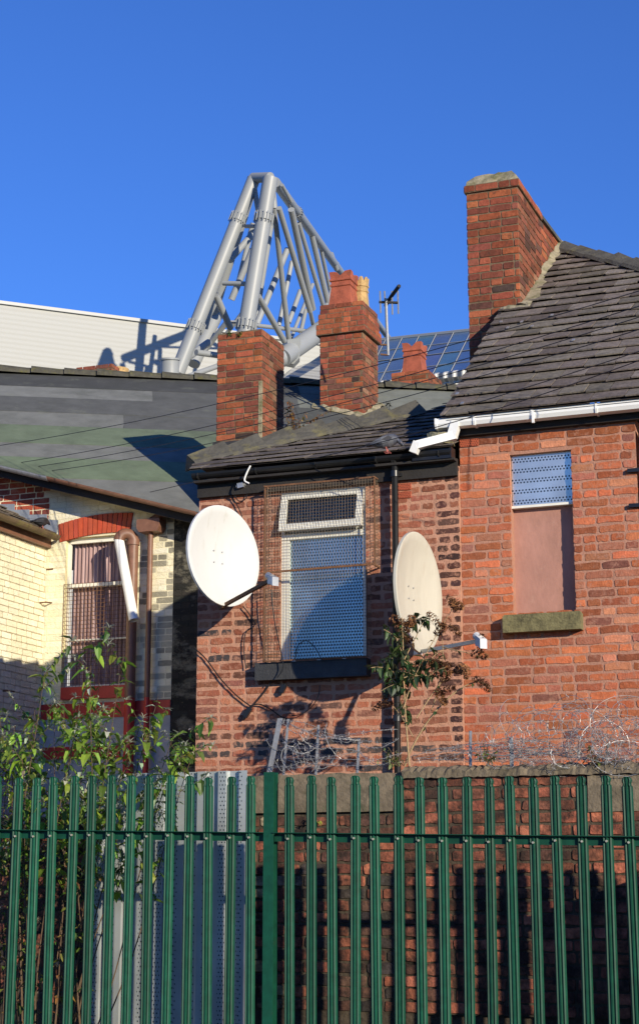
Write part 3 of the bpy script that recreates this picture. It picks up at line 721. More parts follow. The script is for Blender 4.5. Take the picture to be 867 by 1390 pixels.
# ridge tiles
rl0 = A0+er*xl+fr_*ftop; rl1 = A0+er*xr+fr_*ftop
mb = MB(); Lr = (rl1-rl0).length; nT = int(Lr/.46)
for i in range(nT):
    a = rl0+er*(Lr*i/nT-.015); b = rl0+er*(Lr*(i+1)/nT+.015); ra = .13+R.uniform(0, .015); rb = .105
    side = er.cross(ZZ)
    vs = []
    for p, r_ in ((a, ra), (b, rb)):
        for k in range(7): an = pi*k/6; vs.append(p+side*cos(an)*r_*1.15+ZZ*(sin(an)*r_-.02))
    mb.idx(vs, [(k, k+1, 8+k, 7+k) for k in range(6)]+[(0, 6, 5, 4, 3, 2, 1)[::1], (7, 8, 9, 10, 11, 12, 13)])
obj('ridge_tiles', mb, M['tile'], roof)
# rear wall
cu_l, cu_r = -7.2, fu0-.01; zb = 2.3
un = lu(onv(65, 730, VR))
zroof = lambda u, v: A0.z-((w(u, v, A0.z)-A0).dot(nr))/nr.z
uz = lambda px, py: (lu(onv(px, py, VR)), lz(onv(px, py, VR)))
ou0 = uz(88, 800)[0]; ou1 = uz(173, 800)[0]; oz0 = uz(130, 932)[1]; oz1 = uz(130, 728)[1]
upatch, zpatch = uz(67, 670)[0], uz(67, 690)[1]; utar = uz(235, 800)[0]; zgrey = uz(200, 972)[1]; zband = uz(200, 951)[1]
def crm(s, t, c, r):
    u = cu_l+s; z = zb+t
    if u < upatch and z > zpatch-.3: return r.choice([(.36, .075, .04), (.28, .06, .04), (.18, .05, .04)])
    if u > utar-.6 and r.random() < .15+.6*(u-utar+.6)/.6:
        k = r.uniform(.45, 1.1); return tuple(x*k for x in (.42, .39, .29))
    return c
mb = MB()
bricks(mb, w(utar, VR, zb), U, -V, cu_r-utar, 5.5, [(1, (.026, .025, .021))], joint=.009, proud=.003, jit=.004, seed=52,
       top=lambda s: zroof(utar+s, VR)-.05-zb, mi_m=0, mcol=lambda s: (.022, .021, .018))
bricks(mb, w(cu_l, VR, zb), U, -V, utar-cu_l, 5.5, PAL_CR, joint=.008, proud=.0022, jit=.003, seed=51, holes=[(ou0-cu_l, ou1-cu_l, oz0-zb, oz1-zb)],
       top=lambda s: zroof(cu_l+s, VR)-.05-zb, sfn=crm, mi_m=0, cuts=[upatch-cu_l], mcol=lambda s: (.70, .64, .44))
mb.ub(cu_l, cu_r, VR+.002, VR+.1, 0, zb, 0, (.5, .45, .3))
for m_ in range(len(mb.f)):
    if mb.c[m_] == (1, 1, 1): mb.c[m_] = (.70, .64, .44)
mb.ub(ou0-.002, ou0, VR+.001, VR+.12, oz0, oz1, 0, (.7, .62, .36)); mb.ub(ou1, ou1+.002, VR+.001, VR+.12, oz0, oz1, 0, (.7, .62, .36)); mb.ub(ou0, ou1, VR+.001, VR+.12, oz1, oz1+.003, 0, (.6, .5, .3))
obj('wall', mb, M['cream'], ht)
# eave board + gutter along the raking eave
mb = MB(); ea = A0+(A0-B0)*.10; eb = B0+(B0-A0)*.4; dE = (eb-ea)
mb.prism([ea+V*.02-ZZ*.14, ea+V*.02-ZZ*.02, ea+V*.28+ZZ*.10, ea+V*.28-ZZ*.08], dE); obj('fascia', mb, M['blackmatt'], ht)
dn = dE.normalized(); sd = V
def gut(mb, a, b, r, mcol=0):
    pr = []
    for i in range(9): an = pi+pi*i/8; pr.append(a+sd*cos(an)*r+ZZ*sin(an)*r)
    for i in range(8, -1, -1): an = pi+pi*i/8; pr.append(a+sd*cos(an)*(r-.006)+ZZ*sin(an)*(r-.006))
    mb.prism(pr, b-a)
gm = onv(63, 646.5, VR-.38)
sh = -V*.06-ZZ*.005
kk = (gm-A0).dot(dn)
mb = MB(); gut(mb, ea+sh, A0+dn*kk+sh, .05); gt2 = obj('gutter', mb, M['brownpaint'], ht)
mb = MB(); gut(mb, A0+dn*(kk-.02)+sh, eb+sh, .055); obj('gutter_length', mb, M['steel'], gt2)
# arch of red voussoirs over the window
mb = MB(); nb = 15; rr = random.Random(4)
def arc(px0, px1, y0, ym, y1, t): return px0+(px1-px0)*t, y0*(1-t)*(1-2*t)+ym*4*t*(1-t)+y1*t*(2*t-1)
for i in range(nb):
    t0_, t1_ = i/nb+.006, (i+1)/nb-.006
    q = [onv(*arc(81, 177, 736, 725, 722, t0_), VR-.02), onv(*arc(81, 177, 736, 725, 722, t1_), VR-.02), onv(*arc(79, 181, 712, 699, 696, t1_), VR-.02), onv(*arc(79, 181, 712, 699, 696, t0_), VR-.02)]
    j_ = -V*rr.uniform(0, .004); q = [p+j_ for p in q]
    mb.idx(q+[p+V*.05 for p in q], [(0, 1, 2, 3), (0, 4, 5, 1), (1, 5, 6, 2), (2, 6, 7, 3), (3, 7, 4, 0)], 0, tuple(c*rr.uniform(.85, 1.1) for c in (.46, .07, .03)))
obj('arch_lintel', mb, M['redarch'], ht)
# window with curtain and guard
mb = MB(); zt_ = oz1; zm_ = uz(130, 792)[1]
for a, b, c, d in ((ou0, ou0+.035, zm_, zt_-.02), (ou1-.035, ou1, zm_, zt_-.02), (ou0, ou1, zt_-.06, zt_-.0), (ou0, ou1, zm_-.03, zm_+.02), (ou0, ou0+.02, oz0, zm_-.03), (ou1-.02, ou1, oz0, zm_-.03), (ou0, ou1, oz0, oz0+.03), (ou0, ou1, uz(130, 868)[1], uz(130, 868)[1]+.02)):
    mb.ub(a, b, VR+.06, VR+.10, c, d)
w2 = obj('window', mb, M['frame'], ht)
mb = MB(); n_ = 150; rr = random.Random(6); ph_ = 0; pts = []
for i in range(n_+1):
    ph_ += rr.uniform(.25, 1.0); pts.append((ou0+.02+(ou1-ou0-.04)*i/n_, VR+.15+sin(ph_)*.014))
for i in range(n_):
    (a, va), (b, vb) = pts[i], pts[i+1]; mb.face([w(a, va, oz0+.02), w(b, vb, oz0+.02), w(b, vb, oz1-.03), w(a, va, oz1-.03)], 0, (.36, .235, .225) if (i//9) % 3 else (.48, .34, .33))
obj('curtain', mb, M['curtain'], w2)
mb = MB(); mb.ub(ou0+.01, ou1-.01, VR+.2, VR+.21, oz0, oz1); obj('room_back', mb, M['hole'], w2)
mb = MB(); u = ou0+.0
while u < ou1: mb.tube([w(u, VR-.01, oz0), w(u, VR-.01, zm_+.02)], .0035, 3, caps=False); u += .05
z = oz0
while z < zm_+.02: mb.tube([w(ou0, VR-.01, z), w(ou1, VR-.01, z)], .0035, 3, caps=False); z += .05
obj('window_guard', mb, M['rust'], w2)
mb = MB(); rough = MB(); mb.ub(cu_l, utar, VR-.012, VR-.004, 1.9, zgrey); obj('painted_plinth', mb, mat('grey_plinth', (.36, .37, .39), rough=.8, noise=.25, nscale=7, bump=.6, bscale=30, spots=((.12, .11, .1), 9, .58, .7, .6)), ht)
mb = MB(); mb.ub(cu_l, utar, VR-.02, VR-.004, zgrey, zband); obj('painted_band', mb, M['red'], ht)
mb = MB(); a_, b_ = uz(118, 955), uz(175, 937); mb.ub(uz(86, 955)[0], b_[0], VR-.07, VR+.05, uz(150, 948)[1], oz0-.002); obj('window_sill', mb, M['red'], ht)
mb = MB(); a_ = uz(105, 1030); b_ = uz(165, 1012); mb.ub(uz(60, 1020)[0], b_[0], VR-.05, VR-.008, a_[1], b_[1]); mb.ub(uz(-20, 1020)[0], uz(24, 1000)[0], VR-.3, VR-.2, uz(0, 1012)[1], uz(0, 970)[1]); obj('red_trim', mb, M['red'], ht)
# pipes
pv = VR-.10
def pp(px, py, v=pv): return onv(px, py, v)
mb = MB(); b0 = pp(181, 760); zred = uz(200, 948)[1]
pA = loc(pp(181, 750)).x
mb.tube([w(pA, pv, zred), w(pA, pv, lz(pp(181, 735)))], .062, 16)
mb.tube([w(pA, pv, lz(pp(181, 737))-.03), w(pA, pv, lz(pp(181, 737))+.04)], .075, 16)
# elbow
c_ = pp(173, 733); ce = []
pB = lu(pp(166.5, 735)); rr0 = (pA-pB)/2
for i in range(11):
    a = pi*i/10; ce.append(w((pA+pB)/2+cos(a)*rr0, pv-.09*(1-cos(a))/2, lz(pp(173, 735))+sin(a)*rr0*1.15+.0))
mb.tube(ce, .066, 16); sp_ = obj('soil_pipe', mb, M['brownpaint'], ht, smooth=True)
mb = MB(); tp = ce[-1]+ZZ*.01; bt_ = onv(182, 842, pv-.22)
mb.tube([tp, bt_], .058, 18, caps=False); mb.tube([bt_, tp], .052, 18, caps=False); obj('loose_pipe', mb, M['white'], sp_, smooth=True)
mb = MB(); mb.tube([w(pA, pv, 0), w(pA, pv, zred)], .062, 16); pC = lu(pp(203, 800)); mb.tube([w(pC, pv, 0), w(pC, pv, zred)], .033, 12); obj('red_pipe_foot', mb, M['red'], ht, smooth=True)
mb = MB(); mb.tube([w(pC, pv, zred), w(pC, pv, lz(pp(203, 722)))], .033, 12)
mb.tube([w(pC, pv, lz(pp(203, 716))), pp(207, 706), pp(218, 699), pp(226, 695), pp(235, 690), pp(238, 690)], .045, 12)
mb.tube([pp(216, 700)+ZZ*.005, pp(219, 698.5)+ZZ*.005], .055, 12)
dp2 = obj('downpipe', mb, M['brownpaint'], ht, smooth=True)
mb = MB(); x0, x1 = lu(pp(190, 714)), lu(pp(221, 714)); za, zb_ = lz(pp(205, 723)), lz(pp(205, 706)); zc = za+(zb_-za)*.35
vs = [w(a, b, c) for (i0, c) in ((.03, za), (0, zc), (0, zb_)) for a, b in ((x0+i0, pv-.09), (x1-i0, pv-.09), (x1-i0, pv+.09), (x0+i0, pv+.09))]
mb.idx(vs, [(k+i, k+(i+1) % 4, k+4+(i+1) % 4, k+4+i) for k in (0, 4) for i in range(4)]+[(3, 2, 1, 0), (8, 9, 10, 11)])
obj('hopper_head', mb, M['brownpaint'], dp2)
# lead step flashing on the red patch
mb = MB(); steps = [(-30, 676), (0, 676), (0, 684.5), (20, 684), (20, 692), (40, 691.5), (40, 699), (63.5, 698), (64, 706), (79, 706), (77, 726), (-30, 700)]
q = [onv(x, y, VR-.014) for x, y in steps]
cn = q[-1]
for i in range(len(q)-2): mb.face([q[-1], q[i], q[i+1]])
for i in range(len(q)-1): mb.face([q[i], q[i+1], q[i+1]+V*.012, q[i]+V*.012])
obj('lead_flashing', mb, M['lead'], ht)
# chimneys of the terrace
v1_ = 4.35; k0, k1 = lu(onv(295, 520, v1_)), lu(onv(355, 520, v1_)); kz = lz(onv(325, 450, v1_)); dpt = .68
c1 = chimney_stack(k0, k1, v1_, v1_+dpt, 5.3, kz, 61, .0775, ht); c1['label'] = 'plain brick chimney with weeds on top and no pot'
mb = MB(); zf = lz(onv(325, 598, v1_)); mb.ub(k0-.04, k1+.015, v1_-.018, v1_-.009, 5.9, zf); mb.face([w(k0-.12, v1_-.1, 5.9), w(k1, v1_-.02, 5.9), w(k1, v1_-.02, zf-.02), w(k0-.03, v1_-.02, zf)]); obj('flashing', mb, M['darksill'], c1)
mb = MB(); mb.box(w(k1-.034, v1_-.011, 5.8), U*.042, V*.03, ZZ*1.58); obj('cement_fillet', mb, M['render'], c1)
bs = onroof(465, 556); v2_ = loc(bs).y-.15; m0, m1 = lu(onv(434.5, 500, v2_)), lu(onv(492, 500, v2_)); mz = lz(onv(465, 414, v2_)); d2_ = .66
cs = .0815
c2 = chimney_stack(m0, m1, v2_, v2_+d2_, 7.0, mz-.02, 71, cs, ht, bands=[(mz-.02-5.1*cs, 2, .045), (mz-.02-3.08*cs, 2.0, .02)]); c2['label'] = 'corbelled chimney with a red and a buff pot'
def pot(parent, u, v, z, wd, ht_, m, sides=4, name='chimney_pot', rot=0):
    mb = MB(); prof = [(0, 1.0), (.06, .98), (.60, .80), (.62, .88), (.66, .88), (.68, .82), (.74, .82), (.76, .92), (.80, .92), (.82, .86)]
    def rg(t, s, z2=None):
        out = []
        for i in range(sides):
            a = 2*pi*(i+.5)/sides+rot; k = 1/cos(pi/sides); out.append(w(u+cos(a)*wd*.5*s*k, v+sin(a)*wd*.5*s*k, z+ht_*t))
        return out
    rs = [rg(t, s) for t, s in prof]; vs = sum(rs, []); n = sides
    mb.idx(vs, [(j*n+i, j*n+(i+1) % n, (j+1)*n+(i+1) % n, (j+1)*n+i) for j in range(len(rs)-1) for i in range(n)])
    # crown with points
    b_ = rg(.82, .86); ot = rg(1.0, .94); it = rg(1.0, .70); ib = rg(.82, .62)
    for i in range(n):
        k = (i+1) % n
        for (fa, fb, ha, hb) in ((0, .25, 1, .97), (.25, .5, .97, .35), (.5, .75, .35, .97), (.75, 1, .97, 1)):
            L = lambda x, y, t: x+(y-x)*t
            o1, o2 = L(b_[i], b_[k], fa), L(b_[i], b_[k], fb); i1, i2 = L(ib[i], ib[k], fa), L(ib[i], ib[k], fb)
            t1, t2 = L(L(b_[i], b_[k], fa), L(ot[i], ot[k], fa), ha), L(L(b_[i], b_[k], fb), L(ot[i], ot[k], fb), hb)
            n1, n2 = L(L(ib[i], ib[k], fa), L(it[i], it[k], fa), ha), L(L(ib[i], ib[k], fb), L(it[i], it[k], fb), hb)
            mb.face([o1, o2, t2, t1]); mb.face([i2, i1, n1, n2]); mb.face([t1, t2, n2, n1])
    return obj(name, mb, m, parent)
pt1 = loc(onv(466, 410, v2_+.2)); pot(c2, pt1.x, v2_+.22, mz-.03, .36, .58, M['terra'])
pot(c2, lu(onv(490, 410, v2_+.50)), v2_+.48, mz-.03, .25, .58, M['buff'], 8)
mb = MB(); mb.ub(m0+.06, m1-.06, v2_+.05, v2_+d2_-.05, mz-.02, mz+.035); obj('chimney_cap', mb, M['render'], c2)
mb = MB(); rr = random.Random(9); prev = None
for i in range(26):
    t = i/25
    if t < .62: uu_, vv_ = m0-.1+(m1-m0+.15)*t/.62, v2_-.02; ou_ = (0, -1)
    else: uu_, vv_ = m1+.03, v2_-.02+(d2_)*(t-.62)/.38; ou_ = (1, 0)
    hz = zroof(uu_, vv_)
    a = w(uu_, vv_, hz+.07*rr.uniform(.8, 1.3)); ex = .09*rr.uniform(.8, 1.2); q_ = (uu_+ou_[0]*ex, vv_+ou_[1]*ex); b = w(q_[0], q_[1], zroof(*q_)+.03)
    if prev: mb.face([prev[0], prev[1], b, a])
    prev = (a, b)
obj('cement_fillet', mb, M['render'], c2)

# neighbour: cream side wall at the left edge
hn = thing('neighbour_outhouse', 'cream painted rear extension with mossy brown gutter, at the left edge', 'house', w(un, 2, 0))
ezn = lz(onu(68, 735, un)); Lw = VR-.01
mb = MB()
def crm2(s, t, c, r):
    z = zb+t
    if z < 2.95: return (.40, .40, .41)
    return c
bricks(mb, w(un, 0, zb), V, U, Lw, ezn-zb, PAL_CR, joint=.008, proud=.002, jit=.003, seed=91, mi_m=0, sfn=crm2)
for m_ in range(len(mb.f)):
    if mb.c[m_] == (1, 1, 1): mb.c[m_] = (.70, .64, .44)
mb.box(w(un, .01, 0), V*(Lw-.02), -U*2.5, ZZ*(ezn-.01), 0, (.6, .5, .3))
obj('wall', mb, M['cream'], hn)
pe2 = w(un+.12, 0, ezn+.06); pn = radians(27); FN = -U*cos(pn)+ZZ*sin(pn); NN = U*sin(pn)+ZZ*cos(pn)
mb = MB(); slates(mb, pe2, V, FN, NN, [[(0, 0), (Lw, 0), (Lw, 2.6), (0, 2.6)]], .2, .28, 95, SL2)
mb.face([pe2-ZZ*.03, pe2+V*Lw-ZZ*.03, pe2+V*Lw+FN*2.6-ZZ*.03, pe2+FN*2.6-ZZ*.03], 0, SL2[0])
obj('roof', mb, M['slate'], hn)
mb = MB(); sd = U; gut(mb, w(un+.16, 0, ezn+.035), w(un+.16, Lw-.05, ezn+.035), .06); obj('gutter', mb, mat('mossy_gutter', (.13, .09, .045), rough=.8, noise=.5, nscale=9, spots=((.16, .15, .03), 6, .5, .65, .8)), hn)
mb = MB(); mb.ub(un+.005, un+.06, 0, Lw, ezn-.10, ezn+.02); obj('fascia', mb, M['brownpaint'], hn)
# rusty hooks and brackets in the cream wall
def hook(px, py, dx_, dy_, lab):
    p = onu(px, py, un+.0) if px < 66 else onv(px, py, VR)
    n_ = U if px < 66 else -V
    mb = MB(); e_ = p+n_*.09+ZZ*.0; mb.tube([p, e_, e_+(V if px < 66 else U)*dx_+ZZ*dy_], .009, 6)
    o = obj('iron_hook', mb, M['rust'], base=p); tag(o, lab, 'hook', 'rusty iron hooks in the cream walls')
hook(63, 773, .12, .02, 'short rusty hook high in the cream corner')
hook(54, 818, .2, .02, 'bent rusty hook below the short one in the cream wall')
hook(4, 938, .1, .0, 'long rusty hook low on the cream wall by the left edge')

# far chimneys beyond the ridge
hf = thing('chimney_stack', 'low red brick chimney top just showing over the felt roof ridge, left', 'chimney', ond(140, 520, 29))
q = loc(ond(135, 505, 28)); qa, qb = lu(onv(104, 500, q.y)), lu(onv(152, 500, q.y)); zt_ = lz(onv(128, 499, q.y))
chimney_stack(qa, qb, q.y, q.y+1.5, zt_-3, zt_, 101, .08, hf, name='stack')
mb = MB(); mb.tube([w((qa+qb)/2+.25, q.y+.4, zt_-.02), w((qa+qb)/2+.25, q.y+.4, zt_+.06)], .17, 14); obj('chimney_pot', mb, M['buff'], hf, smooth=True)
hf = thing('chimney_stack', 'red brick chimney with one crowned red pot in front of the blue roof', 'chimney', ond(562, 540, 28))
q = loc(ond(562, 515, 27.9)); qa, qb = lu(onv(531, 515, q.y)), lu(onv(581, 515, q.y)); zt_ = lz(onv(556, 507, q.y))
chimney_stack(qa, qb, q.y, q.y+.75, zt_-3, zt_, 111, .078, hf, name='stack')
pot(hf, lu(onv(562, 480, q.y+.3)), q.y+.32, zt_-.01, .36, .60, M['terra'])
# ================================================================== stadium
tw = lz(ond(0, 410, 82)); 
Wa = onz(-60, 402, tw); Wb = onz(250, 442, tw); dW = (Wb-Wa).normalized(); Wc = Wa+dW*((Wb-Wa).length*1.9)
st = thing('stadium_stand', 'huge pale grey profiled metal wall of a stadium stand behind the houses', 'stadium', W3((Wa.x, Wa.y, 0)))
M['clad'] = ribbed('cladding', (.40, .405, .385), (0, 0, 1), .24, rough=.85, metal=0, depth=.006)
M['clad2'] = ribbed('cladding_ribs', (.45, .45, .43), tuple(U), .5, depth=.1)
mb = MB(); nW = dW.cross(ZZ).normalized()
mb.face([W3((Wa.x, Wa.y, 0)), W3((Wc.x, Wc.y, 0)), Wc, Wa]); mb.face([Wa-nW*20, Wc-nW*20, Wc, Wa]); mb.face([W3((Wc.x, Wc.y, 0)), W3((Wc.x, Wc.y, 0))-nW*20, Wc-nW*20, Wc])
obj('cladding', mb, M['clad'], st)
mb = MB(); L_ = (Wc-Wa).length; mb.box(Wa-ZZ*.12, dW*L_, nW*.12, ZZ*.16)
obj('roof_edge', mb, M['truss'], st)
# blue translucent roof and ribbed wall under it
sr_ = thing('stadium_roof', 'blue translucent panelled stadium roof with white ribbed wall below, right of the truss', 'stadium', ond(560, 600, 80))
TL = ond(480, 466.5, 95); TR = ond(690, 444, 88); BL = ond(446, 533, 84); BR = ond(660, 504, 78)
ns_ = (TR-TL).cross(BL-TL).normalized()
if ns_.y > 0: ns_ = -ns_
mb = MB(); n_ = 9
M['poly'] = mat('polycarbonate', attr=True, rough=.25, noise=.25, nscale=1.2, stretch=(1, .3, 1), spec=.8)
for i in range(n_):
    a, b = i/n_, (i+1)/n_-.012
    for r0, r1, c in ((0, .48, (.075, .12, .22)), (.49, 1, (.085, .135, .25))):
        q = lambda s, t: (TL+(TR-TL)*s)*(1-t)+(BL+(BR-BL)*s)*t
        c = tuple(x*R.uniform(.8, 1.2) for x in c)
        p = [q(a, r1), q(b, r1), q(b, r0), q(a, r0)]; mb.idx(p+[x-ns_*.15 for x in p], [(0, 1, 2, 3), (7, 6, 5, 4), (0, 4, 5, 1), (2, 6, 7, 3)], 0, c)
obj('roof_panels', mb, M['poly'], sr_)
mb = MB(); q = lambda s, t, o=.02: (TL+(TR-TL)*s)*(1-t)+(BL+(BR-BL)*s)*t+ns_*o
for i in range(n_+1): mb.tube([q(i/n_-.006, 0), q(i/n_-.006, 1)], .035, 4)
mb.tube([q(0, -.01), q(1, -.01)], .12, 6)
for t in (.25, .48, .74): mb.tube([q(0, t), q(1, t)], .03, 4)
obj('roof_ribs', mb, M['truss'], sr_)
mb = MB(); mb.face([W3((BL.x, BL.y, 0)), W3((BR.x, BR.y, 0)), BR-ZZ*.1, BL-ZZ*.1]); mb.tube([BL, BR], .25, 6); obj('ribbed_wall', mb, M['clad2'], sr_)
mb = MB(); mb.face([TL, TR, W3((TR.x, TR.y, 0)), W3((TL.x, TL.y, 0))]); obj('back_wall', mb, M['clad2'], sr_)
# sloping ribbed roof sheet under the truss
rs_ = thing('stadium_canopy', 'white ribbed canopy roof under the truss between the two brick chimneys', 'stadium', ond(410, 600, 88))
a, b, c, d = ond(360, 500, 92), ond(445, 447, 92), ond(445, 530, 84), ond(360, 540, 84)
M['clad3'] = ribbed('canopy_sheet', (.42, .42, .40), tuple((b-a).normalized()*.5+(c-b).normalized()*-.6), .55, depth=.08)
mb = MB(); mb.face([d, c, b, a]); mb.face([W3((d.x, d.y, 0)), W3((c.x, c.y, 0)), c, d]); obj('canopy_sheet', mb, M['clad3'], rs_)
# ------------------------------------------------------------------ the roof truss
tr_ = thing('roof_truss', 'giant pale grey tubular steel roof truss rising to a peak above the houses', 'truss', ond(300, 600, 76))
def C2(x, y): return 200+x/2.408, 220+y/2.408
def T(name, a, b, da, db, wd, wd2=None, flanges=()):
    da *= .93; db *= .93; pa = ond(*C2(*a), da); pb = ond(*C2(*b), db); ra = wd/2.408/2*da/F; rb = (wd2 or wd)/2.408/2*db/F
    mb = MB(); mb.tube([pa, pb], [ra, rb], 18)
    o = obj(name, mb, M['truss'], tr_, smooth=True)
    for t in flanges:
        c = pa+(pb-pa)*t; d = (pb-pa).normalized(); r = ra+(rb-ra)*t
        m2 = MB(); m2.tube([c-d*.12, c+d*.12], r*1.14, 18)
        x = d.orthogonal().normalized(); y = d.cross(x)
        for k in range(16):
            a_ = 2*pi*k/16; p = c+(x*cos(a_)+y*sin(a_))*r*1.22; m2.tube([p-d*.22, p+d*.22], r*.07, 5)
        obj('flange', m2, M['truss'], o)
    return o
T('chord', (348, 55), (98, 690), 78, 76, 44, 50, (.21, .765))
T('chord', (402, 52), (296, 700), 77, 75.5, 50, 56, (.205, .745))
T('chord', (418, 66), (805, 600), 78, 118, 34, 18, (.13,))
T('chord', (348, 70), (175, 620), 82, 84, 30, 34)
T('chord', (575, 545), (440, 640), 84, 80, 62)
T('chord', (440, 640), (250, 690), 80, 78, 60)
T('chord', (235, 480), (150, 660), 84, 82, 44)
T('chord', (560, 575), (800, 590), 86, 112, 34, 22)
for a, b, da, db, wd in (((345, 52), (402, 50), 78, 77, 34), ((350, 85), (362, 158), 78, 77.5, 17), ((322, 210), (352, 210), 77.5, 77, 13), ((248, 396), (318, 398), 77, 76.5, 16),
    ((268, 322), (342, 238), 79, 80, 22), ((275, 450), (345, 285), 82, 82, 22), ((225, 435), (272, 545), 77, 78, 22), ((300, 385), (345, 200), 83, 83, 17), ((188, 545), (215, 440), 80, 80, 20),
    ((408, 90), (415, 152), 78, 78, 22), ((414, 150), (462, 578), 78, 82, 18), ((430, 150), (532, 488), 77.5, 82, 19), ((470, 155), (540, 480), 80, 85, 22),
    ((495, 200), (575, 470), 84, 88, 15), ((535, 230), (592, 470), 87, 90, 19), ((566, 280), (608, 470), 90, 93, 13), ((600, 300), (618, 350), 93, 94, 17), ((620, 330), (660, 480), 95, 98, 12),
    ((406, 200), (350, 545), 82, 82, 17), ((458, 285), (358, 530), 82, 80, 20), ((472, 325), (430, 535), 84, 83, 15), ((500, 420), (462, 525), 86, 85, 16), ((518, 480), (500, 560), 87, 87, 14),
    ((362, 438), (447, 585), 77, 80, 20), ((345, 533), (525, 553), 79, 84, 14), ((268, 522), (300, 524), 79, 79, 11), ((160, 622), (232, 632), 77, 78, 20), ((128, 703), (235, 665), 75, 77, 18),
    ((130, 640), (200, 590), 78, 80, 24), ((540, 400), (470, 575), 88, 84, 12), ((260, 560), (350, 440), 83, 82, 14), ((440, 75), (470, 130), 78, 79, 12),
    ((530, 480), (545, 545), 82, 84, 14), ((600, 420), (560, 545), 92, 86, 12), ((185, 620), (262, 520), 83, 82, 18), ((455, 95), (500, 330), 80, 86, 9)):
    T('brace', a, b, da, db, wd)
mb = MB(); p0 = ond(230.5, 513, 69); mb.tube([p0-ZZ*6, p0-ZZ*.0+ZZ*.98*0, ond(230.5, 488, 69)], 24/2*74/F/2*2*.5*2, 26); 
mb.tube([ond(230.5, 489, 69), ond(230.5, 486.5, 69)], 27/2*74/F, 26); obj('base_drum', mb, M['truss'], tr_, smooth=True)
mb = MB(); k = [ond(*C2(*p), 75) for p in ((458, 580), (500, 575), (497, 640), (478, 660), (452, 655))]; mb.prism(k, W3((0, .6, 0))); obj('gusset_plate', mb, M['truss'], tr_)

# ================================================================== yard walls, sheet, fence
VF = -2.52; VY = -1.25; VS = -1.55
yw = thing('yard_wall', 'old blackened brick yard wall with crumbling concrete top, behind the right of the green fence', 'wall', w(0, VY, 0))
yl, ym, yr = lu(onv(-40, 1200, VY)), lu(onv(549, 1100, VY)), lu(onv(900, 1100, VY))
ztl = lz(onv(430, 1051, VY)); ztc = lz(onv(430, 1103, VY)); ztr = lz(onv(700, 1037, VY)); ztb = lz(onv(700, 1054, VY))
mb = MB(); kw = dict(course=.088, bl=.25, joint=.016, proud=.010, jit=.008, headers=.25)
def ysf(s, t, c, r):
    if t < 1.0 and s < ym-yl: 
        if .18 > abs(s-(lu(onv(345, 1200, VY))-yl)) and r.random() < .5: return (.42, .33, .17)
    return c
bricks(mb, w(yl, VY, .7), U, -V, ym-yl, ztc-.7, PAL_Y, seed=121, sfn=ysf, **kw)
bricks(mb, w(ym, VY-.03, .7), U, -V, yr-ym, ztb-.7, PAL_Y[:3]+PAL_Y[:1], seed=122, **kw)
mb.ub(yl, yr, VY+.002, VY+.25, 0, ztc, 1); mb.ub(ym, yr, VY+.003, VY+.25, ztc, ztb, 1); mb.box(w(ym, VY-.03, .0), V*.03, U*.1, ZZ*ztb, 1)
obj('wall', mb, [M['brick_y'], M['mort_y']], yw)
def rough_bar(mb, u0, u1, v0, v1, z0, z1, n, seed, amp=.012, rnd_top=False):
    r = random.Random(seed); prev = None; prof0 = [(v0, z0), (v0-.0, z0+(z1-z0)*.55), (v0+(v1-v0)*(.18 if rnd_top else .05), z1-(.0 if not rnd_top else (z1-z0)*.12)), (v0+(v1-v0)*.5, z1), (v1, z1-(z1-z0)*.1), (v1, z0)]
    rings = []
    for i in range(n+1):
        u = u0+(u1-u0)*i/n; dz = r.uniform(-amp, amp); rings.append([w(u+r.uniform(-amp, amp)*.5, a+r.uniform(-amp, amp)*.5, b+(dz if b > z0 else 0)+r.uniform(-amp, amp)*.4) for a, b in prof0])
    k = len(prof0); vs = sum(rings, [])
    mb.idx(vs, [(i*k+j, (i+1)*k+j, (i+1)*k+(j+1) % k, i*k+(j+1) % k) for i in range(n) for j in range(k)]+[tuple(range(k)), tuple(reversed(range(n*k, n*k+k)))])
mb = MB(); rough_bar(mb, lu(onv(316, 1080, VY)), ym, VY-.035, VY+.26, ztc, ztl, 22, 5, .006); rough_bar(mb, ym+.005, yr, VY-.07, VY+.28, ztb, ztr, 70, 6, rnd_top=True)
rough_bar(mb, lu(onv(800, 1100, VY)), yr, VY-.05, VY+.05, lz(onv(830, 1102, VY)), ztb, 7, 7, .008)
obj('coping', mb, M['conc'], yw)
mb = MB(); su0, su1 = lu(onv(118, 1150, VS)), lu(onv(318, 1150, VS)); zt = lz(onv(220, 1049, VS)); prof = []; u = su0; k = 0
while u < su1:
    prof += [(u, 0), (u+.075, 0), (u+.09, -.035), (u+.155, -.035)]; u += .17
mb2 = MB()
for i in range(len(prof)-1):
    (a, va), (b, vb) = prof[i], prof[i+1]
    mb.idx([w(a, VS+va, .05), w(b, VS+vb, .05), w(b, VS+vb, zt), w(a, VS+va, zt), w(a, VS+va+.003, .05), w(b, VS+vb+.003, .05), w(b, VS+vb+.003, zt), w(a, VS+va+.003, zt)], [(0, 1, 2, 3), (7, 6, 5, 4), (3, 2, 6, 7), (0, 4, 5, 1)])
tag(obj('perforated_sheet', mb, M['perf_sheet'], base=w(su0, VS, 0)), 'blue grey perforated ribbed metal sheet behind the left of the green fence', 'metal sheet')

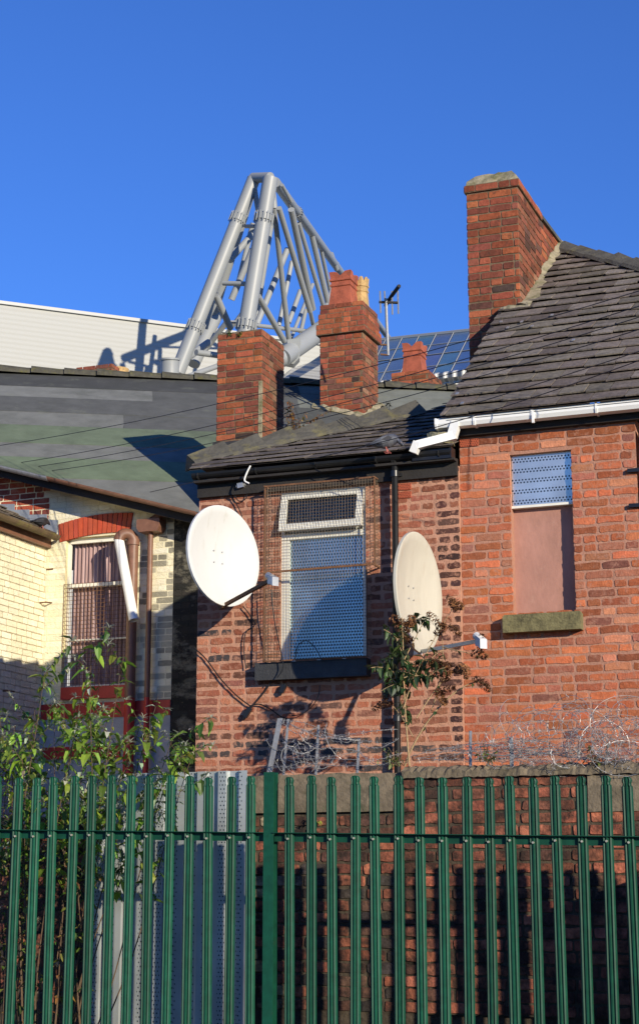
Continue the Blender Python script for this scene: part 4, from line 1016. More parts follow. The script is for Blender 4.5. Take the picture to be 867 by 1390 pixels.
# palisade
fz_ = lambda u: lz(onv(20, 1054, VF))+(lz(onv(855, 1054, VF))-lz(onv(20, 1054, VF)))*(u-lu(onv(20, 1054, VF)))/(lu(onv(855, 1054, VF))-lu(onv(20, 1054, VF)))
rz_ = lambda u: lz(onv(20, 1127, VF-.03))+(lz(onv(855, 1136, VF-.03))-lz(onv(20, 1127, VF-.03)))*(u-lu(onv(20, 1127, VF-.03)))/(lu(onv(855, 1136, VF-.03))-lu(onv(20, 1127, VF-.03)))
fn = thing('palisade_fence', 'green steel palisade security fence with round-topped pales across the foreground', 'fence', w(0, VF, 0))
pr = [(-.036, .012), (-.030, -.004), (-.022, -.010), (-.010, -.002), (-.0045, -.012), (.0045, -.012), (.010, -.002), (.022, -.010), (.030, -.004), (.036, .012)]
H0 = 2.35
def pale_mesh():
    mb = MB(); st_ = [(.05, 1), (H0-.062, 1), (H0-.056, .80), (H0-.044, .76), (H0-.034, .86), (H0-.022, .92), (H0-.010, .80), (H0-.002, .5), (H0, .2)]
    n = len(pr); vs = []
    for z, s in st_:
        vs += [w(0, VF, 0)+U*(x*s)+V*(y) + ZZ*z for x, y in pr]
    nb_ = len(vs); vs += [p+V*.003 for p in vs[:nb_]]
    fs = []
    for j in range(len(st_)-1):
        for i in range(n-1):
            a = j*n+i; fs.append((a, a+1, a+n+1, a+n)); fs.append((nb_+a, nb_+a+n, nb_+a+n+1, nb_+a+1))
        for i in (0, n-1): a = j*n+i; fs.append((a, a+n, nb_+a+n, nb_+a))
    for i in range(n-1): a = (len(st_)-1)*n+i; fs.append((a, a+1, nb_+a+1, nb_+a))
    mb.idx(vs, fs); return mb
pale0 = obj('pale', pale_mesh(), M['green'], fn)
bz = MB(); bz.tube([w(0, VF-.008, H0-.40), w(0, VF-.022, H0-.40)], .0075, 8); bolt0 = obj('bolt', bz, M['bolt'], pale0)
xs = [-4.5, 21.5, 47, 72, 98, 123.5, 149.5, 175.4, 202.4, 228.4, 256, 283.7, 311.9, 340.6, 393.2, 422, 450.3, 479.4, 509, 539, 569, 599.6, 630.6, 661.5, 692.5, 724, 755.5, 788.7, 822, 855.5, 889, 923, 958, 993, 1029, 1065, 1102, 1139, 1177, 1215, 1254, 1293]
first = True
for x in xs:
    u = lu(onv(x, 1132, VF)); dz = fz_(u)-H0
    if first: p, b_ = pale0, bolt0; first = False
    else:
        p = pale0.copy(); COL.objects.link(p); p.parent = fn; b_ = bolt0.copy(); COL.objects.link(b_); b_.parent = p
    p.location = U*u+ZZ*(dz+R.uniform(-.009, .009)); p.rotation_euler = (R.uniform(-.006, .006), R.uniform(-.006, .006), R.uniform(-.12, .12))
    b_.location = ZZ*(rz_(u)-.033-(H0-.40)-dz)
pu_ = lu(onv(366, 1132, VF)); 
for (ua, ub) in ((lu(onv(-60, 1130, VF)), pu_-.03), (pu_+.03, lu(onv(1340, 1130, VF)))):
    mb = MB(); a = w(ua, VF, rz_(ua)); b = w(ub, VF, rz_(ub))
    mb.box(a+V*.0125, b-a, V*.005, -ZZ*.055); mb.box(a-V*.032, b-a, V*.050, ZZ*.005); obj('rail', mb, M['green'], fn)
    mb = MB(); mb.box(a+V*.0125-ZZ*1.6, b-a, V*.005, -ZZ*.055); obj('rail', mb, M['green'], fn)
mb = MB(); zz = lz(onv(366, 1048, VF-.02)); mb.ub(pu_-.037, pu_+.037, VF-.022, VF-.016, 0, zz); mb.ub(pu_-.003, pu_+.003, VF-.016, VF+.05, 0, zz-.002); mb.ub(pu_-.037, pu_+.037, VF+.05, VF+.056, 0, zz); obj('post', mb, M['green'], fn)

# added shed, unseen on the right, put in to shade the yard wall's foot
sh = thing('added_shed', 'added brown timber shed, out of view, shading the foot of the yard wall', 'shed', w(4.9, -1.9, 0))
mb = MB(); a0s, a1s, v0s, v1s = 3.55, 6.2, -2.36, -1.4
mb.ub(a0s, a1s, v0s, v1s, 0, 1.75)
for k in range(18): x = a0s+(a1s-a0s)*k/18; mb.ub(x, x+.13, v0s-.014, v0s-.002, .05, 1.74)
obj('wall', mb, M['brownpaint'], sh)
mb = MB(); mb.prism([w(a0s-.12, v0s-.08, 1.78), w(a1s+.1, v0s-.08, 2.35), w(a1s+.1, v0s-.08, 2.41), w(a0s-.12, v0s-.08, 1.84)], V*(v1s-v0s+.16)); mb.prism([w(a0s, v0s, 1.75), w(a1s, v0s, 1.75), w(a1s, v0s, 2.34)], V*(v1s-v0s)); obj('roof', mb, M['tile'], sh)
# ================================================================== satellite dishes
def dish(px, py, v, az, elv, W_, H_, m, lnbpx, lnbd, label, armm, roll=0):
    c = onv(px, py, v); n = W3((sin(az)*cos(elv), -cos(az)*cos(elv), sin(elv)))
    rgt = W3((cos(az), sin(az), 0)); upv = rgt.cross(n)*-1
    if upv.z < 0: upv = -upv
    root = thing('satellite_dish', label, 'satellite dish', w(loc(c).x, 0, c.z), 'satellite dishes on the brick wall')
    mb = MB(); K = 48; rings = 8; vs = []; dp = .085
    for j in range(rings+1):
        r = j/rings
        for k in range(K):
            a = 2*pi*k/K; vs.append(c+rgt*(cos(a)*r*W_/2)+upv*(sin(a)*r*H_/2)-n*dp*(1-r*r))
    lip = [c+rgt*(cos(2*pi*k/K)*(W_/2+.012))+upv*(sin(2*pi*k/K)*(H_/2+.012))-n*.004 for k in range(K)]
    lip2 = [p-n*.022 for p in lip]
    base = len(vs); vs += lip+lip2
    back = [p-n*.012 for p in vs[:base]]; b2 = len(vs); vs += back
    fs = []
    for j in range(rings):
        for k in range(K): k2 = (k+1) % K; fs.append((j*K+k, (j+1)*K+k, (j+1)*K+k2, j*K+k2)); fs.append((b2+j*K+k, b2+j*K+k2, b2+(j+1)*K+k2, b2+(j+1)*K+k))
    for k in range(K):
        k2 = (k+1) % K; fs.append((rings*K+k, base+k, base+k2, rings*K+k2)); fs.append((base+k, base+K+k, base+K+k2, base+k2)); fs.append((base+K+k, b2+rings*K+k, b2+rings*K+k2, base+K+k2))
    mb.idx(vs, fs); obj('reflector', mb, m, root, smooth=True)
    for k in range(4):
        a = pi/4+pi/2*k; bp = c+rgt*cos(a)*.07+upv*sin(a)*.07-n*(dp*.97); rb = MB(); rb.tube([bp, bp+n*.008], .007, 8); obj('rivet', rb, M['steel'], root)
    lc = loc(c); mb = MB()
    bc = c-n*(dp+.03); bx = lc.x-.26; wl = w(bx, -.0, c.z-.1)
    mb.tube([wl, w(bx, -.30, c.z-.1), w(bx, -.30, c.z+.12)], .02, 10); mb.ub(bx-.07, bx+.07, -.012, -.003, c.z-.2, c.z)
    mb.tube([w(bx, -.30, c.z), bc], .022, 10); mb.box(bc-rgt*.09-upv*.09-n*.0, rgt*.18, upv*.18, n*.02)
    obj('wall_bracket', mb, M['steel'], root, smooth=False)
    bot = c-upv*(H_/2)-n*.01; l = ond(*lnbpx, lnbd)
    mb = MB(); d = (l-bot).normalized(); s_ = d.cross(ZZ).normalized(); t_ = s_.cross(d)
    st_ = bot-d*.08
    mb.box(st_-s_*.012-t_*.014, s_*.024, t_*.028, l-st_); mb.box(st_-s_*.02-t_*.02, s_*.04, t_*.04, d*.07); obj('arm', mb, armm, root)
    mb = MB(); ln = (c-l).normalized()
    mb.tube([l+ZZ*.02-ln*.01, l+ln*.05+ZZ*.02], [.026, .030], 12); mb.box(l-s_*.03-ZZ*.03-ln*.07, s_*.06, ZZ*.07, ln*.07)
    mb.box(l-s_*.025-t_*.035-d*.02, s_*.05, t_*.04, d*.06); obj('receiver', mb, M['dish'] if armm is M['steel'] else M['steel'], root)
    return root
d1 = loc(onv(305, 754, -.5)); 
dish(305, 754, -.52, radians(48), radians(3), .82, .84, M['dish'], (368, 787), 13.55, 'bright white satellite dish on a rusty arm, left of the caged window', M['rust'])
dish(570, 804, -.55, radians(64), radians(1), .93, .95, M['dish2'], (650, 870), 12.6, 'weathered cream satellite dish seen nearly edge on, between the two windows', M['steel'])

# ================================================================== wires
def wire(name, pts, r, m, label, cat, group=None, seg=5, sag=0, n=16):
    mb = MB()
    if len(pts) == 2 and sag: 
        a, b = pts; pts = [a+(b-a)*(i/n)-ZZ*sag*4*(i/n)*(1-i/n) for i in range(n+1)]
    else:
        out = []
        P_ = [pts[0]]+list(pts)+[pts[-1]]
        for i in range(1, len(P_)-2):
            for k in range(6):
                t = k/6; a, b, c, d = P_[i-1], P_[i], P_[i+1], P_[i+2]
                out.append(.5*((2*b)+(c-a)*t+(2*a-5*b+4*c-d)*t*t+(3*b-a-3*c+d)*t**3))
        pts = out+[pts[-1]]
    mb.tube(pts, r, seg); return tag(obj(name, mb, m, base=pts[0]), label, cat, group)
ovh = 'overhead telephone cables crossing the roofs'
for i, (a, b, lab) in enumerate((((-30, 609, 21.5), (900, 385, 13.0), 'topmost overhead cable crossing both chimneys of the terrace'),
      ((14, 630, 21.2), (900, 405, 12.9), 'second overhead cable from the top, leaving the grey gutter at the far left'),
      ((38, 635, 21.1), (900, 420, 12.8), 'third overhead cable from the top, just under the second'),
      ((55, 641, 21.0), (900, 437, 12.7), 'fourth overhead cable, lowest of those crossing the brick chimneys'),
      ((204, 668, 19.5), (900, 466, 12.3), 'overhead cable rising from the rear gutter past the black gutter corner'),
      ((400, 628, 14.6), (900, 477, 12.0), 'lowest overhead cable, running close over the slates of the right roof'))):
    wire('overhead_cable', [ond(*a), ond(*b)], .0038, M['cable'], lab, 'cable', ovh, sag=.14 if i < 4 else .06)
F0 = lambda pts, v=-.03: [onv(x, y, v) for x, y in pts]
wire('wall_cable', F0([(262, 878), (280, 895), (300, 922), (322, 945), (342, 960)]), .006, M['cable'], 'black cable slanting down the pink brick wall below the white dish', 'cable')
wire('wall_cable', F0([(372, 918), (362, 935), (350, 950), (340, 962), (334, 974)]), .006, M['cable'], 'short black cable dropping from the dark sill to a dangling connector', 'cable')
wire('wall_cable', F0([(340, 958), (352, 956), (366, 962), (380, 972), (392, 977)]), .006, M['cable'], 'black cable running right to the first leaning stake', 'cable')
wire('wall_cable', F0([(392, 972), (410, 969), (424, 958), (432, 944), (434, 930)], -.05), .004, M['cable'], 'thin black cable looping up to the sill on the right', 'cable')
wire('wall_cable', F0([(330, 823), (340, 836), (346, 848), (334, 858), (331, 880), (334, 908)]), .005, M['cable'], 'black cable hanging in a kink below the white dish', 'cable')
wire('wall_cable', F0([(307, 665), (316, 676), (324, 690), (328, 700), (330, 715)]), .005, M['cable'], 'loose black cable loops under the black gutter, above the white dish', 'cable')
wire('wall_cable', F0([(336, 662), (334, 676), (324, 680), (316, 668)]), .005, M['cable'], 'small cable loop hanging under the black gutter beside the long one', 'cable')
wire('wall_cable', F0([(368, 800), (372, 840), (380, 880), (384, 905), (376, 920)], -.15), .005, M['cable'], 'thin black cable hanging from the rusty dish arm down the window cage', 'cable')
wire('wall_cable', F0([(400, 895), (405, 876), (416, 870), (428, 880), (438, 898)], -.15), .004, M['cable'], 'thin cable arch over the bottom of the caged window', 'cable')
def box_thing(name, px, py, v, a, b, c, ang, m, label, cat):
    p = onv(px, py, v); d = U*cos(ang)+ZZ*sin(ang); e = -U*sin(ang)+ZZ*cos(ang)
    mb = MB(); mb.box(p-d*a-e*b-V*c, d*2*a, e*2*b, V*2*c); mb.tube([p-d*(a+.015), p-d*(a-.005)], b*.6, 8); mb.tube([p+d*(a-.005), p+d*(a+.015)], b*.6, 8)
    tag(obj(name, mb, m, base=p), label, cat)
box_thing('cable_connector', 336, 967, -.04, .045, .02, .015, radians(55), M['black'], 'dangling black cable connector below the window, left one', 'connector')
box_thing('cable_connector', 384, 935, -.04, .035, .02, .015, radians(62), M['black'], 'dangling black cable connector just under the dark sill', 'connector')
box_thing('junction_box', 327, 659, -.06, .028, .022, .02, radians(10), M['steel'], 'small grey junction box under the black gutter', 'junction box')
wire('cable_clip', [onv(x, y, -.2) for x, y in ((340, 632), (335, 642), (332, 652), (338, 656))], .008, M['white'], 'curled white clip hooked over the black gutter', 'clip')

# ================================================================== television aerial on the corbelled chimney
DA = 23.0
ta = thing('tv_aerial', 'thin grey television aerial on a mast beside the corbelled chimney', 'aerial', ond(526, 482, DA))
A = lambda x, y, d=DA: ond(x, y, d)
mb = MB(); mb.tube([A(526.5, 482), A(524.5, 438), A(523.5, 405)], .02, 8); obj('mast', mb, M['wire'], ta)
mb = MB(); mb.tube([A(541.5, 388, DA-.3), A(531, 402), A(523, 415, DA+.2)], .026, 6); obj('boom', mb, M['blackmatt'], ta)
mb = MB(); mb.tube([A(514, 410), A(540, 411)], .02, 6); obj('crossbar', mb, M['blackmatt'], ta)
for x, y0, y1 in ((515.5, 395, 425), (521.5, 395, 412), (531.5, 395, 427), (539.5, 395, 426)):
    mb = MB(); mb.tube([A(x, y0), A(x+.8, y1)], .012, 5); obj('element', mb, M['wire'], ta)
mb = MB(); mb.tube([A(527, 468), A(516, 468)], .014, 6); mb.tube([A(527, 482), A(516, 481)], .014, 6); obj('bracket', mb, M['rust'], ta)

# ================================================================== pigeons
def pigeon(p, d, s, cols, label, down=0.):
    d = d.normalized(); side = d.cross(ZZ).normalized(); q = lambda x, z, y=0: p+d*(x*s)+ZZ*(z*s)+side*(y*s)
    root = thing('pigeon', label, 'bird', p)
    mb = MB()
    st_ = [(-.17, .075, .010, .03), (-.12, .082, .016, .034), (-.07, .088, .038, .042), (-.02, .092, .054, .055), (.03, .10, .056, .055), (.07, .112, .046, .045), (.095, .135-down*.3, .030, .028), (.11, .16-down, .024, .022), (.125, .172-down*1.3, .024, .022), (.14, .172-down*1.5, .018, .016), (.15, .170-down*1.6, .006, .006)]
    K = 14; vs = []
    for x, z, rv_, rh in st_:
        for k in range(K): a = 2*pi*k/K; vs.append(q(x, z+sin(a)*rv_, cos(a)*rh))
    n = len(st_)
    for j in range(n-1):
        c = cols[0] if j < 1 else cols[1] if j < 5 else cols[2]
        mb.idx([vs[j*K+k] for k in range(K)]+[vs[(j+1)*K+k] for k in range(K)], [(k, (k+1) % K, K+(k+1) % K, K+k) for k in range(K)], 0, c)
    mb.face(list(reversed(vs[:K])), 0, cols[0]); mb.face(vs[-K:], 0, cols[2])
    o = obj('body', mb, M['feather'], root, smooth=True)
    for sg in (-1, 1):
        mb = MB(); ln = [(.06, .115, .050), (.03, .135, .058), (-.03, .125, .060), (-.09, .10, .050), (-.155, .075, .022), (-.16, .065, .02), (-.09, .075, .050), (-.02, .07, .060), (.04, .085, .056)]
        pts = [q(x, z, sg*y) for x, z, y in ln]; ctr = q(-.03, .10, sg*.066)
        for i in range(len(pts)): mb.face([pts[i], pts[(i+1) % len(pts)], ctr], 0, cols[3] if i % 4 else cols[0])
        obj('wing', mb, M['feather'], root)
        mb = MB(); mb.tube([q(.0, .055, sg*.02), q(.01, .02, sg*.022), q(.012, .0, sg*.022)], .005, 5)
        for a in (-.5, 0, .5, 3.1): mb.tube([q(.012, .004, sg*.022), q(.012+cos(a)*.025, .003, sg*.022+sin(a)*.02)], .003, 4)
        obj('leg', mb, M['pink'], root)
    mb = MB(); mb.tube([q(.145, .170-down*1.55), q(.172, .162-down*1.7)], [.006, .001], 6); obj('beak', mb, M['cable'], root)
    mb = MB()
    for sg in (-1, 1): mb.tube([q(.132, .175-down*1.4, sg*.013), q(.132, .175-down*1.4, sg*.0185)], .004, 6)
    obj('eye', mb, M['terra'], root)
pz = onp(524, 615, P0+NS*.03, NS)
pigeon(pz, U*.95+V*.1, 1.0, [(.03, .03, .035), (.10, .105, .12), (.05, .055, .075), (.13, .135, .15)], 'grey pigeon pecking on the low slates beside the white outlet pipe', .07)
pz = onu(58, 722, un+.17)
pigeon(w(un+.15, loc(pz).y, ezn+.045), V*.9+U*.2, 1.0, [(.015, .015, .018), (.03, .03, .034), (.02, .022, .03), (.025, .025, .03)], 'dark pigeon crouching on the mossy brown gutter at the left', .05)

# ================================================================== plants
def leaf(mb, p, d, n, L_, W_, c, fold=.25, droop=.2):
    d = d.normalized(); s_ = d.cross(n)
    if s_.length < 1e-4: s_ = d.orthogonal()
    s_.normalize(); n = s_.cross(d).normalized()
    m1 = p+d*L_*.35+n*L_*.05; m2 = p+d*L_*.72-n*L_*droop*.35; t = p+d*L_-n*L_*droop
    e = n*W_*fold
    vs = [p, m1+s_*W_*.5+e, m1-s_*W_*.5+e, m1, m2+s_*W_*.36+e*.7, m2-s_*W_*.36+e*.7, m2, t]
    mb.idx(vs, [(0, 3, 1), (0, 2, 3), (1, 3, 6, 4), (3, 2, 5, 6), (4, 6, 7), (6, 5, 7)], 0, c)
def curve_pts(ctrl, n=14):
    out = []; m = len(ctrl)-1
    for i in range(n+1):
        t = i/n; pts = list(ctrl)
        while len(pts) > 1: pts = [pts[k]*(1-t)+pts[k+1]*t for k in range(len(pts)-1)]
        out.append(pts[0])
    return out
GR = [(.18, .29, .035), (.26, .38, .05), (.12, .2, .03), (.26, .42, .07), (.50, .55, .40), (.07, .14, .025)]
def foliage(mb, pts, rnd, s0, L_, step, pal, tipc=None, start=.15):
    ln = sum((pts[i+1]-pts[i]).length for i in range(len(pts)-1)); dist = 0; nxt = ln*start; k = 0
    for i in range(len(pts)-1):
        seg = (pts[i+1]-pts[i]); sl_ = seg.length
        while nxt < dist+sl_ and sl_ > 0:
            p = pts[i]+seg*((nxt-dist)/sl_); dd = seg.normalized(); t = nxt/ln
            a0_ = rnd.uniform(0, 2*pi)
            for sgn in (0, pi):
                if rnd.random() < .12: continue
                a = a0_+sgn; o = dd.orthogonal().normalized(); q = dd.cross(o); out = o*cos(a)+q*sin(a)
                d_ = (out*1.0+dd*rnd.uniform(.1, .6)-ZZ*rnd.uniform(.15, 1.1)); l = L_*(rnd.uniform(.9, 1.25) if rnd.random() < .3 else rnd.uniform(.3, .65))*(1-.3*t)
                cc = rnd.choice(pal)
                if cc[2] > .19: l *= .55
                leaf(mb, p, d_, ZZ+out*.3+W3((rnd.uniform(-.4, .4), rnd.uniform(-.4, .4), 0)), l, l*rnd.uniform(.34, .5), tuple(x*rnd.uniform(.8, 1.25) for x in cc), rnd.uniform(.05, .3), rnd.uniform(.05, .4))
            nxt += step*rnd.uniform(.6, 1.5)
        dist += sl_
def bush(label, stems, L_, step, pal, base, sm, seed, side=3, r0=.009, name='buddleia_bush', cat='bush', start=.15, tufts=True, group=None):
    rnd = random.Random(seed); root = thing(name, label, cat, base, group); sb = MB(); lb = MB()
    for pts in stems:
        n = len(pts); sb.tube(pts, [r0*(1-.7*i/(n-1)) for i in range(n)], 6)
        foliage(lb, pts, rnd, 0, L_, step, pal, start=start)
        for _ in range(side):
            i = rnd.randint(int(n*(.5 if start > .4 else .25)), n-2); d = (pts[i+1]-pts[i]).normalized(); o = (d.orthogonal().normalized()); q = d.cross(o); a = rnd.uniform(0, 2*pi)
            dd = d*.8+(o*cos(a)+q*sin(a))*.8+ZZ*.2; l = rnd.uniform(.12, .34)
            sp_ = curve_pts([pts[i], pts[i]+dd*l*.5, pts[i]+dd*l-ZZ*l*.2], 6); sb.tube(sp_, [r0*.45*(1-.6*k/6) for k in range(7)], 5)
            foliage(lb, sp_, rnd, 0, L_*.8, step*.8, pal, start=.1)
            if tufts:
                for _k in range(7): leaf(lb, sp_[-1], W3((rnd.uniform(-1, 1), rnd.uniform(-1, 1), rnd.uniform(-.3, 1))), ZZ, L_*.35, L_*.09, (.38, .40, .30))
    obj('stems', sb, sm, root); obj('leaves', lb, M['leaf'], root); return root
rnd = random.Random(77); stems = []
tops = [(20, 985), (48, 960), (62, 900), (70, 935), (88, 955), (105, 980), (125, 880), (122, 905), (136, 925), (150, 960), (168, 890), (176, 905), (160, 1000), (190, 985), (215, 945), (205, 1010), (235, 1000), (262, 985), (250, 1010), (180, 1020), (0, 960), (-20, 990), (10, 1010), (95, 1010), (140, 1015), (30, 1020), (60, 1010), (225, 1025), (270, 1008), (75, 975), (110, 945), (45, 925)]
for i, (x, y) in enumerate(tops):
    if i % 4 == 3: continue
    v = rnd.uniform(-2.2, -1.65); b = onv(max(-30, min(100, x*.5+rnd.uniform(-15, 20))), 1400, v+rnd.uniform(-.1, .2)); b = w(loc(b).x, loc(b).y, .3)
    t = onv(x, y, v-rnd.uniform(-.1, .2)); m_ = b*.45+t*.55+ZZ*rnd.uniform(0, .25)+W3((rnd.uniform(-.15, .15), 0, 0))
    stems.append(curve_pts([b, b*.6+m_*.4+W3((rnd.uniform(-.35, .35), rnd.uniform(-.1, .1), 0)), m_+ZZ*.15, t+ZZ*rnd.uniform(0, .12)+(b-t)*.12, t], 16))
bush('tangled green buddleia bush with silvery leaves rising behind the left of the fence', stems, .165, .046, GR, w(-1.6, -1.9, .3), M['stem'], 5, side=5, r0=.006, start=.52)
# low stems at the foot with dead leaves
stems = []
for i in range(16):
    x = rnd.uniform(-20, 120); y = rnd.uniform(1060, 1230); v = rnd.uniform(-2.3, -1.75); b = onv(x+rnd.uniform(-40, 40), 1420, v); b = w(loc(b).x, v, .2); t = onv(x, y, v); stems.append(curve_pts([b, (b+t)*.5+ZZ*.2, t+ZZ*.1, t], 12))
bush('straggly undergrowth with yellowing leaves at the foot of the bush behind the fence', stems, .10, .075, [(.10, .17, .03), (.2, .22, .05), (.3, .16, .05), (.06, .11, .03)], w(-1.6, -1.95, .2), M['stem'], 15, side=3, name='undergrowth', cat='plant')

# buddleia with brown seed heads, rooted in the wall top
PV = -1.12
rt = thing('buddleia_shrub', 'wiry buddleia with brown seed heads growing from the wall top by the cream dish', 'shrub', onv(558, 1048, PV))
rnd = random.Random(31); sb = MB(); lb = MB(); sd_ = MB()
Q = lambda x, y, o=0: onv(x, y, PV+o)
paths = [([(556, 1048), (552, 1000), (549, 960), (546, 920), (548, 880), (545, 838)], 1), ([(549, 1040), (560, 1005), (585, 965), (612, 932), (650, 915), (660, 930)], 0), ([(548, 960), (560, 910), (585, 880), (612, 820), (625, 815)], 0),
         ([(546, 930), (530, 905), (515, 890), (508, 912)], 1), ([(547, 915), (570, 905), (592, 885), (600, 900)], 1), ([(560, 1000), (548, 975), (536, 960), (524, 945), (518, 955)], 0),
         ([(565, 975), (590, 935), (610, 905), (632, 908)], 0), ([(546, 900), (556, 880), (572, 850), (580, 832)], 0), ([(585, 965), (600, 925), (604, 890), (598, 850)], 0), ([(548, 890), (535, 870), (540, 850), (556, 838)], 1), ([(600, 878), (625, 886), (645, 886), (652, 893)], 0), ([(546, 935), (528, 920), (520, 905)], 1), ([(548, 920), (566, 915), (585, 920)], 1)]
heads = [(541, 843), (548, 850), (550, 868), (545, 858), (588, 840), (612, 818), (618, 820), (597, 855), (600, 905), (595, 915), (608, 910), (625, 908), (632, 912), (652, 925), (656, 930), (520, 950), (517, 958), (604, 935), (598, 945), (650, 889), (653, 872), (558, 842), (592, 900), (616, 855)]
for i, (pt, lf) in enumerate(paths):
    ps = curve_pts([Q(x, y, rnd.uniform(-.08, .08)) for x, y in pt], 14); sb.tube(ps, [(.008 if i < 2 else .0045)*(1-.6*k/14) for k in range(15)], 6)
    if lf:
        foliage(lb, ps, rnd, 0, .10, .020, [(.045, .085, .03), (.06, .11, .035), (.035, .06, .025), (.42, .42, .2)], start=.3 if i == 0 else .1)
        for k in range(4):
            j = rnd.randint(3, 13); d = W3((rnd.uniform(-1, 1), rnd.uniform(-.5, .5), rnd.uniform(-.2, .8))).normalized(); sp_ = curve_pts([ps[j], ps[j]+d*.1, ps[j]+d*.17-ZZ*.03], 5); sb.tube(sp_, .003, 4)
            foliage(lb, sp_, rnd, 0, .10, .014, [(.045, .085, .03), (.06, .11, .035), (.035, .06, .025)], start=.1)
    else: foliage(lb, ps, rnd, 0, .06, .06, [(.05, .09, .03), (.14, .07, .03)], start=.3)
obj('stems', sb, M['stem2'], rt); obj('leaves', lb, M['leaf'], rt)
for x, y in heads:
    hb = MB(); c = Q(x, y, rnd.uniform(-.05, .05)); ax = W3((rnd.uniform(-.2, 1), rnd.uniform(-.3, .3), rnd.uniform(-.8, .3))).normalized(); l = rnd.uniform(.10, .17)
    for k in range(150):
        t = rnd.random(); r = .024*sin(pi*min(1, .15+t*.85))*rnd.uniform(.5, 1.1); o = ax.orthogonal().normalized(); q = ax.cross(o); a = rnd.uniform(0, 2*pi); p = c+ax*l*(t-.5)+(o*cos(a)+q*sin(a))*r
        d = (o*cos(a)+q*sin(a)+ax*.5)
        leaf(hb, p, d, ax, .024, .014, rnd.choice([(.20, .085, .03), (.11, .045, .02), (.27, .12, .045)]), 0, 0)
    obj('seed_head', hb, M['seed'], rt)

def weed(px, py, pos, n, L_, pal, label, stem, seed, up=.18, name='weed'):
    rnd = random.Random(seed); root = thing(name, label, 'plant', pos); sb = MB(); lb = MB()
    for i in range(n):
        d = W3((rnd.uniform(-1, 1), rnd.uniform(-.6, .6), rnd.uniform(.2, 1.3))).normalized(); l = up*rnd.uniform(.5, 1.1)
        ps = curve_pts([pos, pos+d*l*.6+ZZ*l*.1, pos+d*l], 6); sb.tube(ps, .003, 4); foliage(lb, ps, rnd, 0, L_, L_*.3, pal, start=.2)
    obj('stem', sb, stem, root); obj('leaves', lb, M['leaf'], root)
GW = [(.06, .13, .02), (.12, .2, .03), (.2, .22, .04)]
weed(0, 0, w(k0+.16, v1_-.01, kz-.05), 7, .04, GW, 'small green fern growing from the top left of the plain chimney', M['stem'], 1, .10)
weed(0, 0, w(k0+.28, v1_-.01, kz-.06), 6, .04, GW, 'tiny dark green tuft in the middle of the plain chimney top', M['stem'], 2, .08)
weed(0, 0, w(k1+.01, v1_+.15, kz-.18), 8, .04, GW, 'green tuft sprouting from the right face of the plain chimney', M['stem'], 3, .10)
weed(0, 0, onroof(400, 585), 7, .09, [(.35, .16, .03), (.25, .09, .03), (.4, .25, .05), (.05, .035, .02)], 'dry orange weed on the roof between the two brick chimneys', M['stem'], 4, .55)
weed(0, 0, onroof(526, 572, .02), 6, .09, [(.02, .02, .015), (.035, .03, .02)], 'withered black weed in front of the corbelled chimney', M['cable'], 6, .38)
weed(0, 0, onv(818, 1046, VY-.02), 10, .055, [(.09, .10, .03), (.14, .09, .04), (.2, .2, .06)], 'small reddish green weed on the wall top at the right', M['stem'], 8, .2)
weed(0, 0, onv(660, 1034, VY-.05), 8, .05, GW, 'small green weed on the wall top under the right house', M['stem'], 9, .14)
weed(0, 0, onv(330, 1110, VY-.03), 7, .07, [(.2, .2, .06), (.35, .32, .12), (.06, .1, .03)], 'pale straggly weed beside the metal sheet', M['stem'], 10, .25)
weed(0, 0, onv(428, 1118, VY-.03), 4, .045, [(.35, .33, .05), (.3, .35, .06)], 'tiny yellow weed in the yard wall right of the green post', M['stem'], 12, .1)
weed(0, 0, onv(540, 1040, VY-.05), 9, .05, [(.1, .15, .04), (.3, .32, .15)], 'mixed weeds on the wall top at the foot of the buddleia', M['stem'], 13, .16)

# ================================================================== stakes and barbed wire on the wall
WV = VY+.02
sg = 'angle iron stakes along the yard wall'
def stake(x0, y0, x1, y1, m, lab, wd=.022):
    a = onv(x0, y0+6, WV); b = onv(x1, y1, WV); d = b-a; s_ = U*wd
    mb = MB(); mb.box(a-s_*.5, s_, V*.004, d); mb.box(a-s_*.5, U*.004, V*wd, d); tag(obj('iron_stake', mb, m, base=a), lab, 'stake', sg)
stake(364, 1050, 380, 975, M['wire'], 'leftmost broad iron stake leaning right, topped by the black cable', .045)
stake(384, 1050, 391, 976, M['wire'], 'thin iron stake just right of the leaning broad one')
stake(428, 1050, 432, 984, M['wire'], 'thin upright iron stake below the right half of the dark sill')
stake(484, 1050, 487, 1002, M['wire'], 'shorter iron stake between the sill and the black downpipe')
stake(638, 1035, 638, 992, M['wire'], 'short iron stake just right of the joint between the houses')
stake(694, 1035, 693, 1001, M['wire'], 'stubby iron stake at the left end of the wire tangle', .03)
def barbs(mb, pts, rnd, every=7):
    for i in range(2, len(pts)-2, every):
        p = pts[i]; d = (pts[i+1]-pts[i]).normalized(); o = d.orthogonal().normalized(); q = d.cross(o)
        for a in (rnd.uniform(0, 3), rnd.uniform(3, 6)):
            e = (o*cos(a)+q*sin(a)+d*rnd.uniform(-.5, .5))*.016; mb.tube([p-e, p+e], .0013, 3, caps=False)
def strand(mb, ctrl, rnd, jit=.01, r=.002, n=40):
    pts = curve_pts(ctrl, n) if len(ctrl) < 7 else ctrl
    pts = [p+W3((rnd.uniform(-jit, jit), rnd.uniform(-jit, jit), rnd.uniform(-jit, jit))) for p in pts]
    mb.tube(pts, r, 4, caps=False); barbs(mb, pts, rnd)
rnd = random.Random(55)
mb = MB()
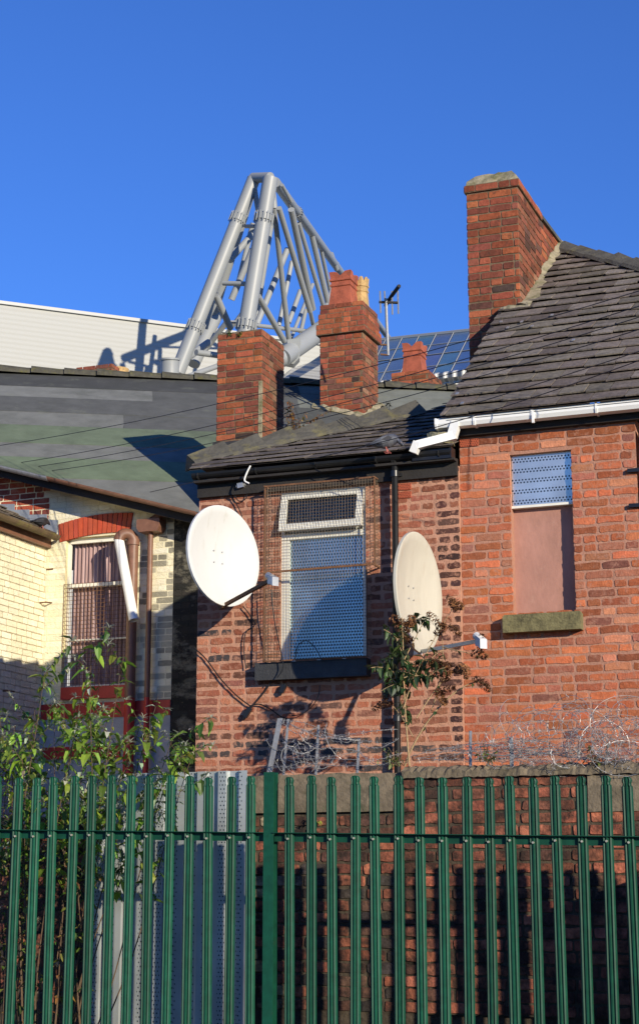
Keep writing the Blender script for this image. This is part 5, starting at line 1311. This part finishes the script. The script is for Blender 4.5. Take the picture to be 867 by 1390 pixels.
for (a, b) in (((382, 978), (432, 988)), ((391, 982), (487, 1004)), ((384, 1005), (434, 1010)), ((390, 1015), (487, 1020)), ((432, 990), (487, 1006)), ((487, 1006), (540, 1002)), ((487, 1020), (545, 1022)), ((378, 1030), (545, 1035)), ((430, 1000), (540, 990)), ((366, 1040), (440, 1028))):
    for _ in range(2):
        p, q = onv(*a, WV), onv(*b, WV); m1 = p*.66+q*.33-ZZ*rnd.uniform(-.06, .12)+V*rnd.uniform(-.1, .1); m2 = p*.33+q*.66-ZZ*rnd.uniform(-.06, .12)+V*rnd.uniform(-.12, .1)
        strand(mb, [p, m1, m2, q], rnd, .004)
for i in range(12):
    c = onv(rnd.uniform(375, 470), rnd.uniform(995, 1035), WV); r = rnd.uniform(.04, .14); ax = rnd.uniform(0, pi); t0 = rnd.uniform(0, 6); ln = rnd.uniform(2, 6)
    pts = [c+(U*cos(ax)+V*sin(ax))*cos(t0+ln*k/30)*r+ZZ*sin(t0+ln*k/30)*r*rnd.uniform(.95, 1.05)+U*(k/30-.5)*.15 for k in range(31)]
    strand(mb, pts, rnd, .003, .0021)
wb = obj('barbed_wire', mb, M['wire'], base=onv(430, 1040, WV)); tag(wb, 'loose strands of barbed wire strung between the iron stakes below the window', 'barbed wire')
mb = MB()
for i in range(95):
    t = rnd.random(); x = 668+205*t**.8; y = rnd.uniform(985, 1035) if rnd.random() < .7 else rnd.uniform(965, 1010)
    c = onv(x, y, WV+rnd.uniform(-.12, .12)); r = rnd.uniform(.05, .24)*(1 if y < 1015 else .6); ax = rnd.uniform(-.9, .9); t0 = rnd.uniform(0, 6); ln = rnd.uniform(2, 6.5); dr = rnd.uniform(-.3, .3)
    sq_ = rnd.uniform(.6, 1.0)
    pts = [c+(U*cos(ax)+V*sin(ax))*cos(t0+ln*k/40)*r+ZZ*max(-.14, sin(t0+ln*k/40)*r*sq_)+U*(k/40-.5)*dr for k in range(41)]
    strand(mb, pts, rnd, .003, .0018)
for i in range(34):
    a = onv(rnd.uniform(545, 760), rnd.uniform(1008, 1036), WV+rnd.uniform(-.12, .1)); b = a+U*rnd.uniform(.3, .9)+ZZ*rnd.uniform(-.08, .1)
    strand(mb, [a, a*.7+b*.3+ZZ*rnd.uniform(-.06, .12), a*.3+b*.7+ZZ*rnd.uniform(-.08, .1), b], rnd, .004, .0019)
wb = obj('razor_wire', mb, M['wire'], base=onv(760, 1035, WV)); tag(wb, 'dense tangle of coiled razor wire on the wall below the boarded window', 'razor wire')
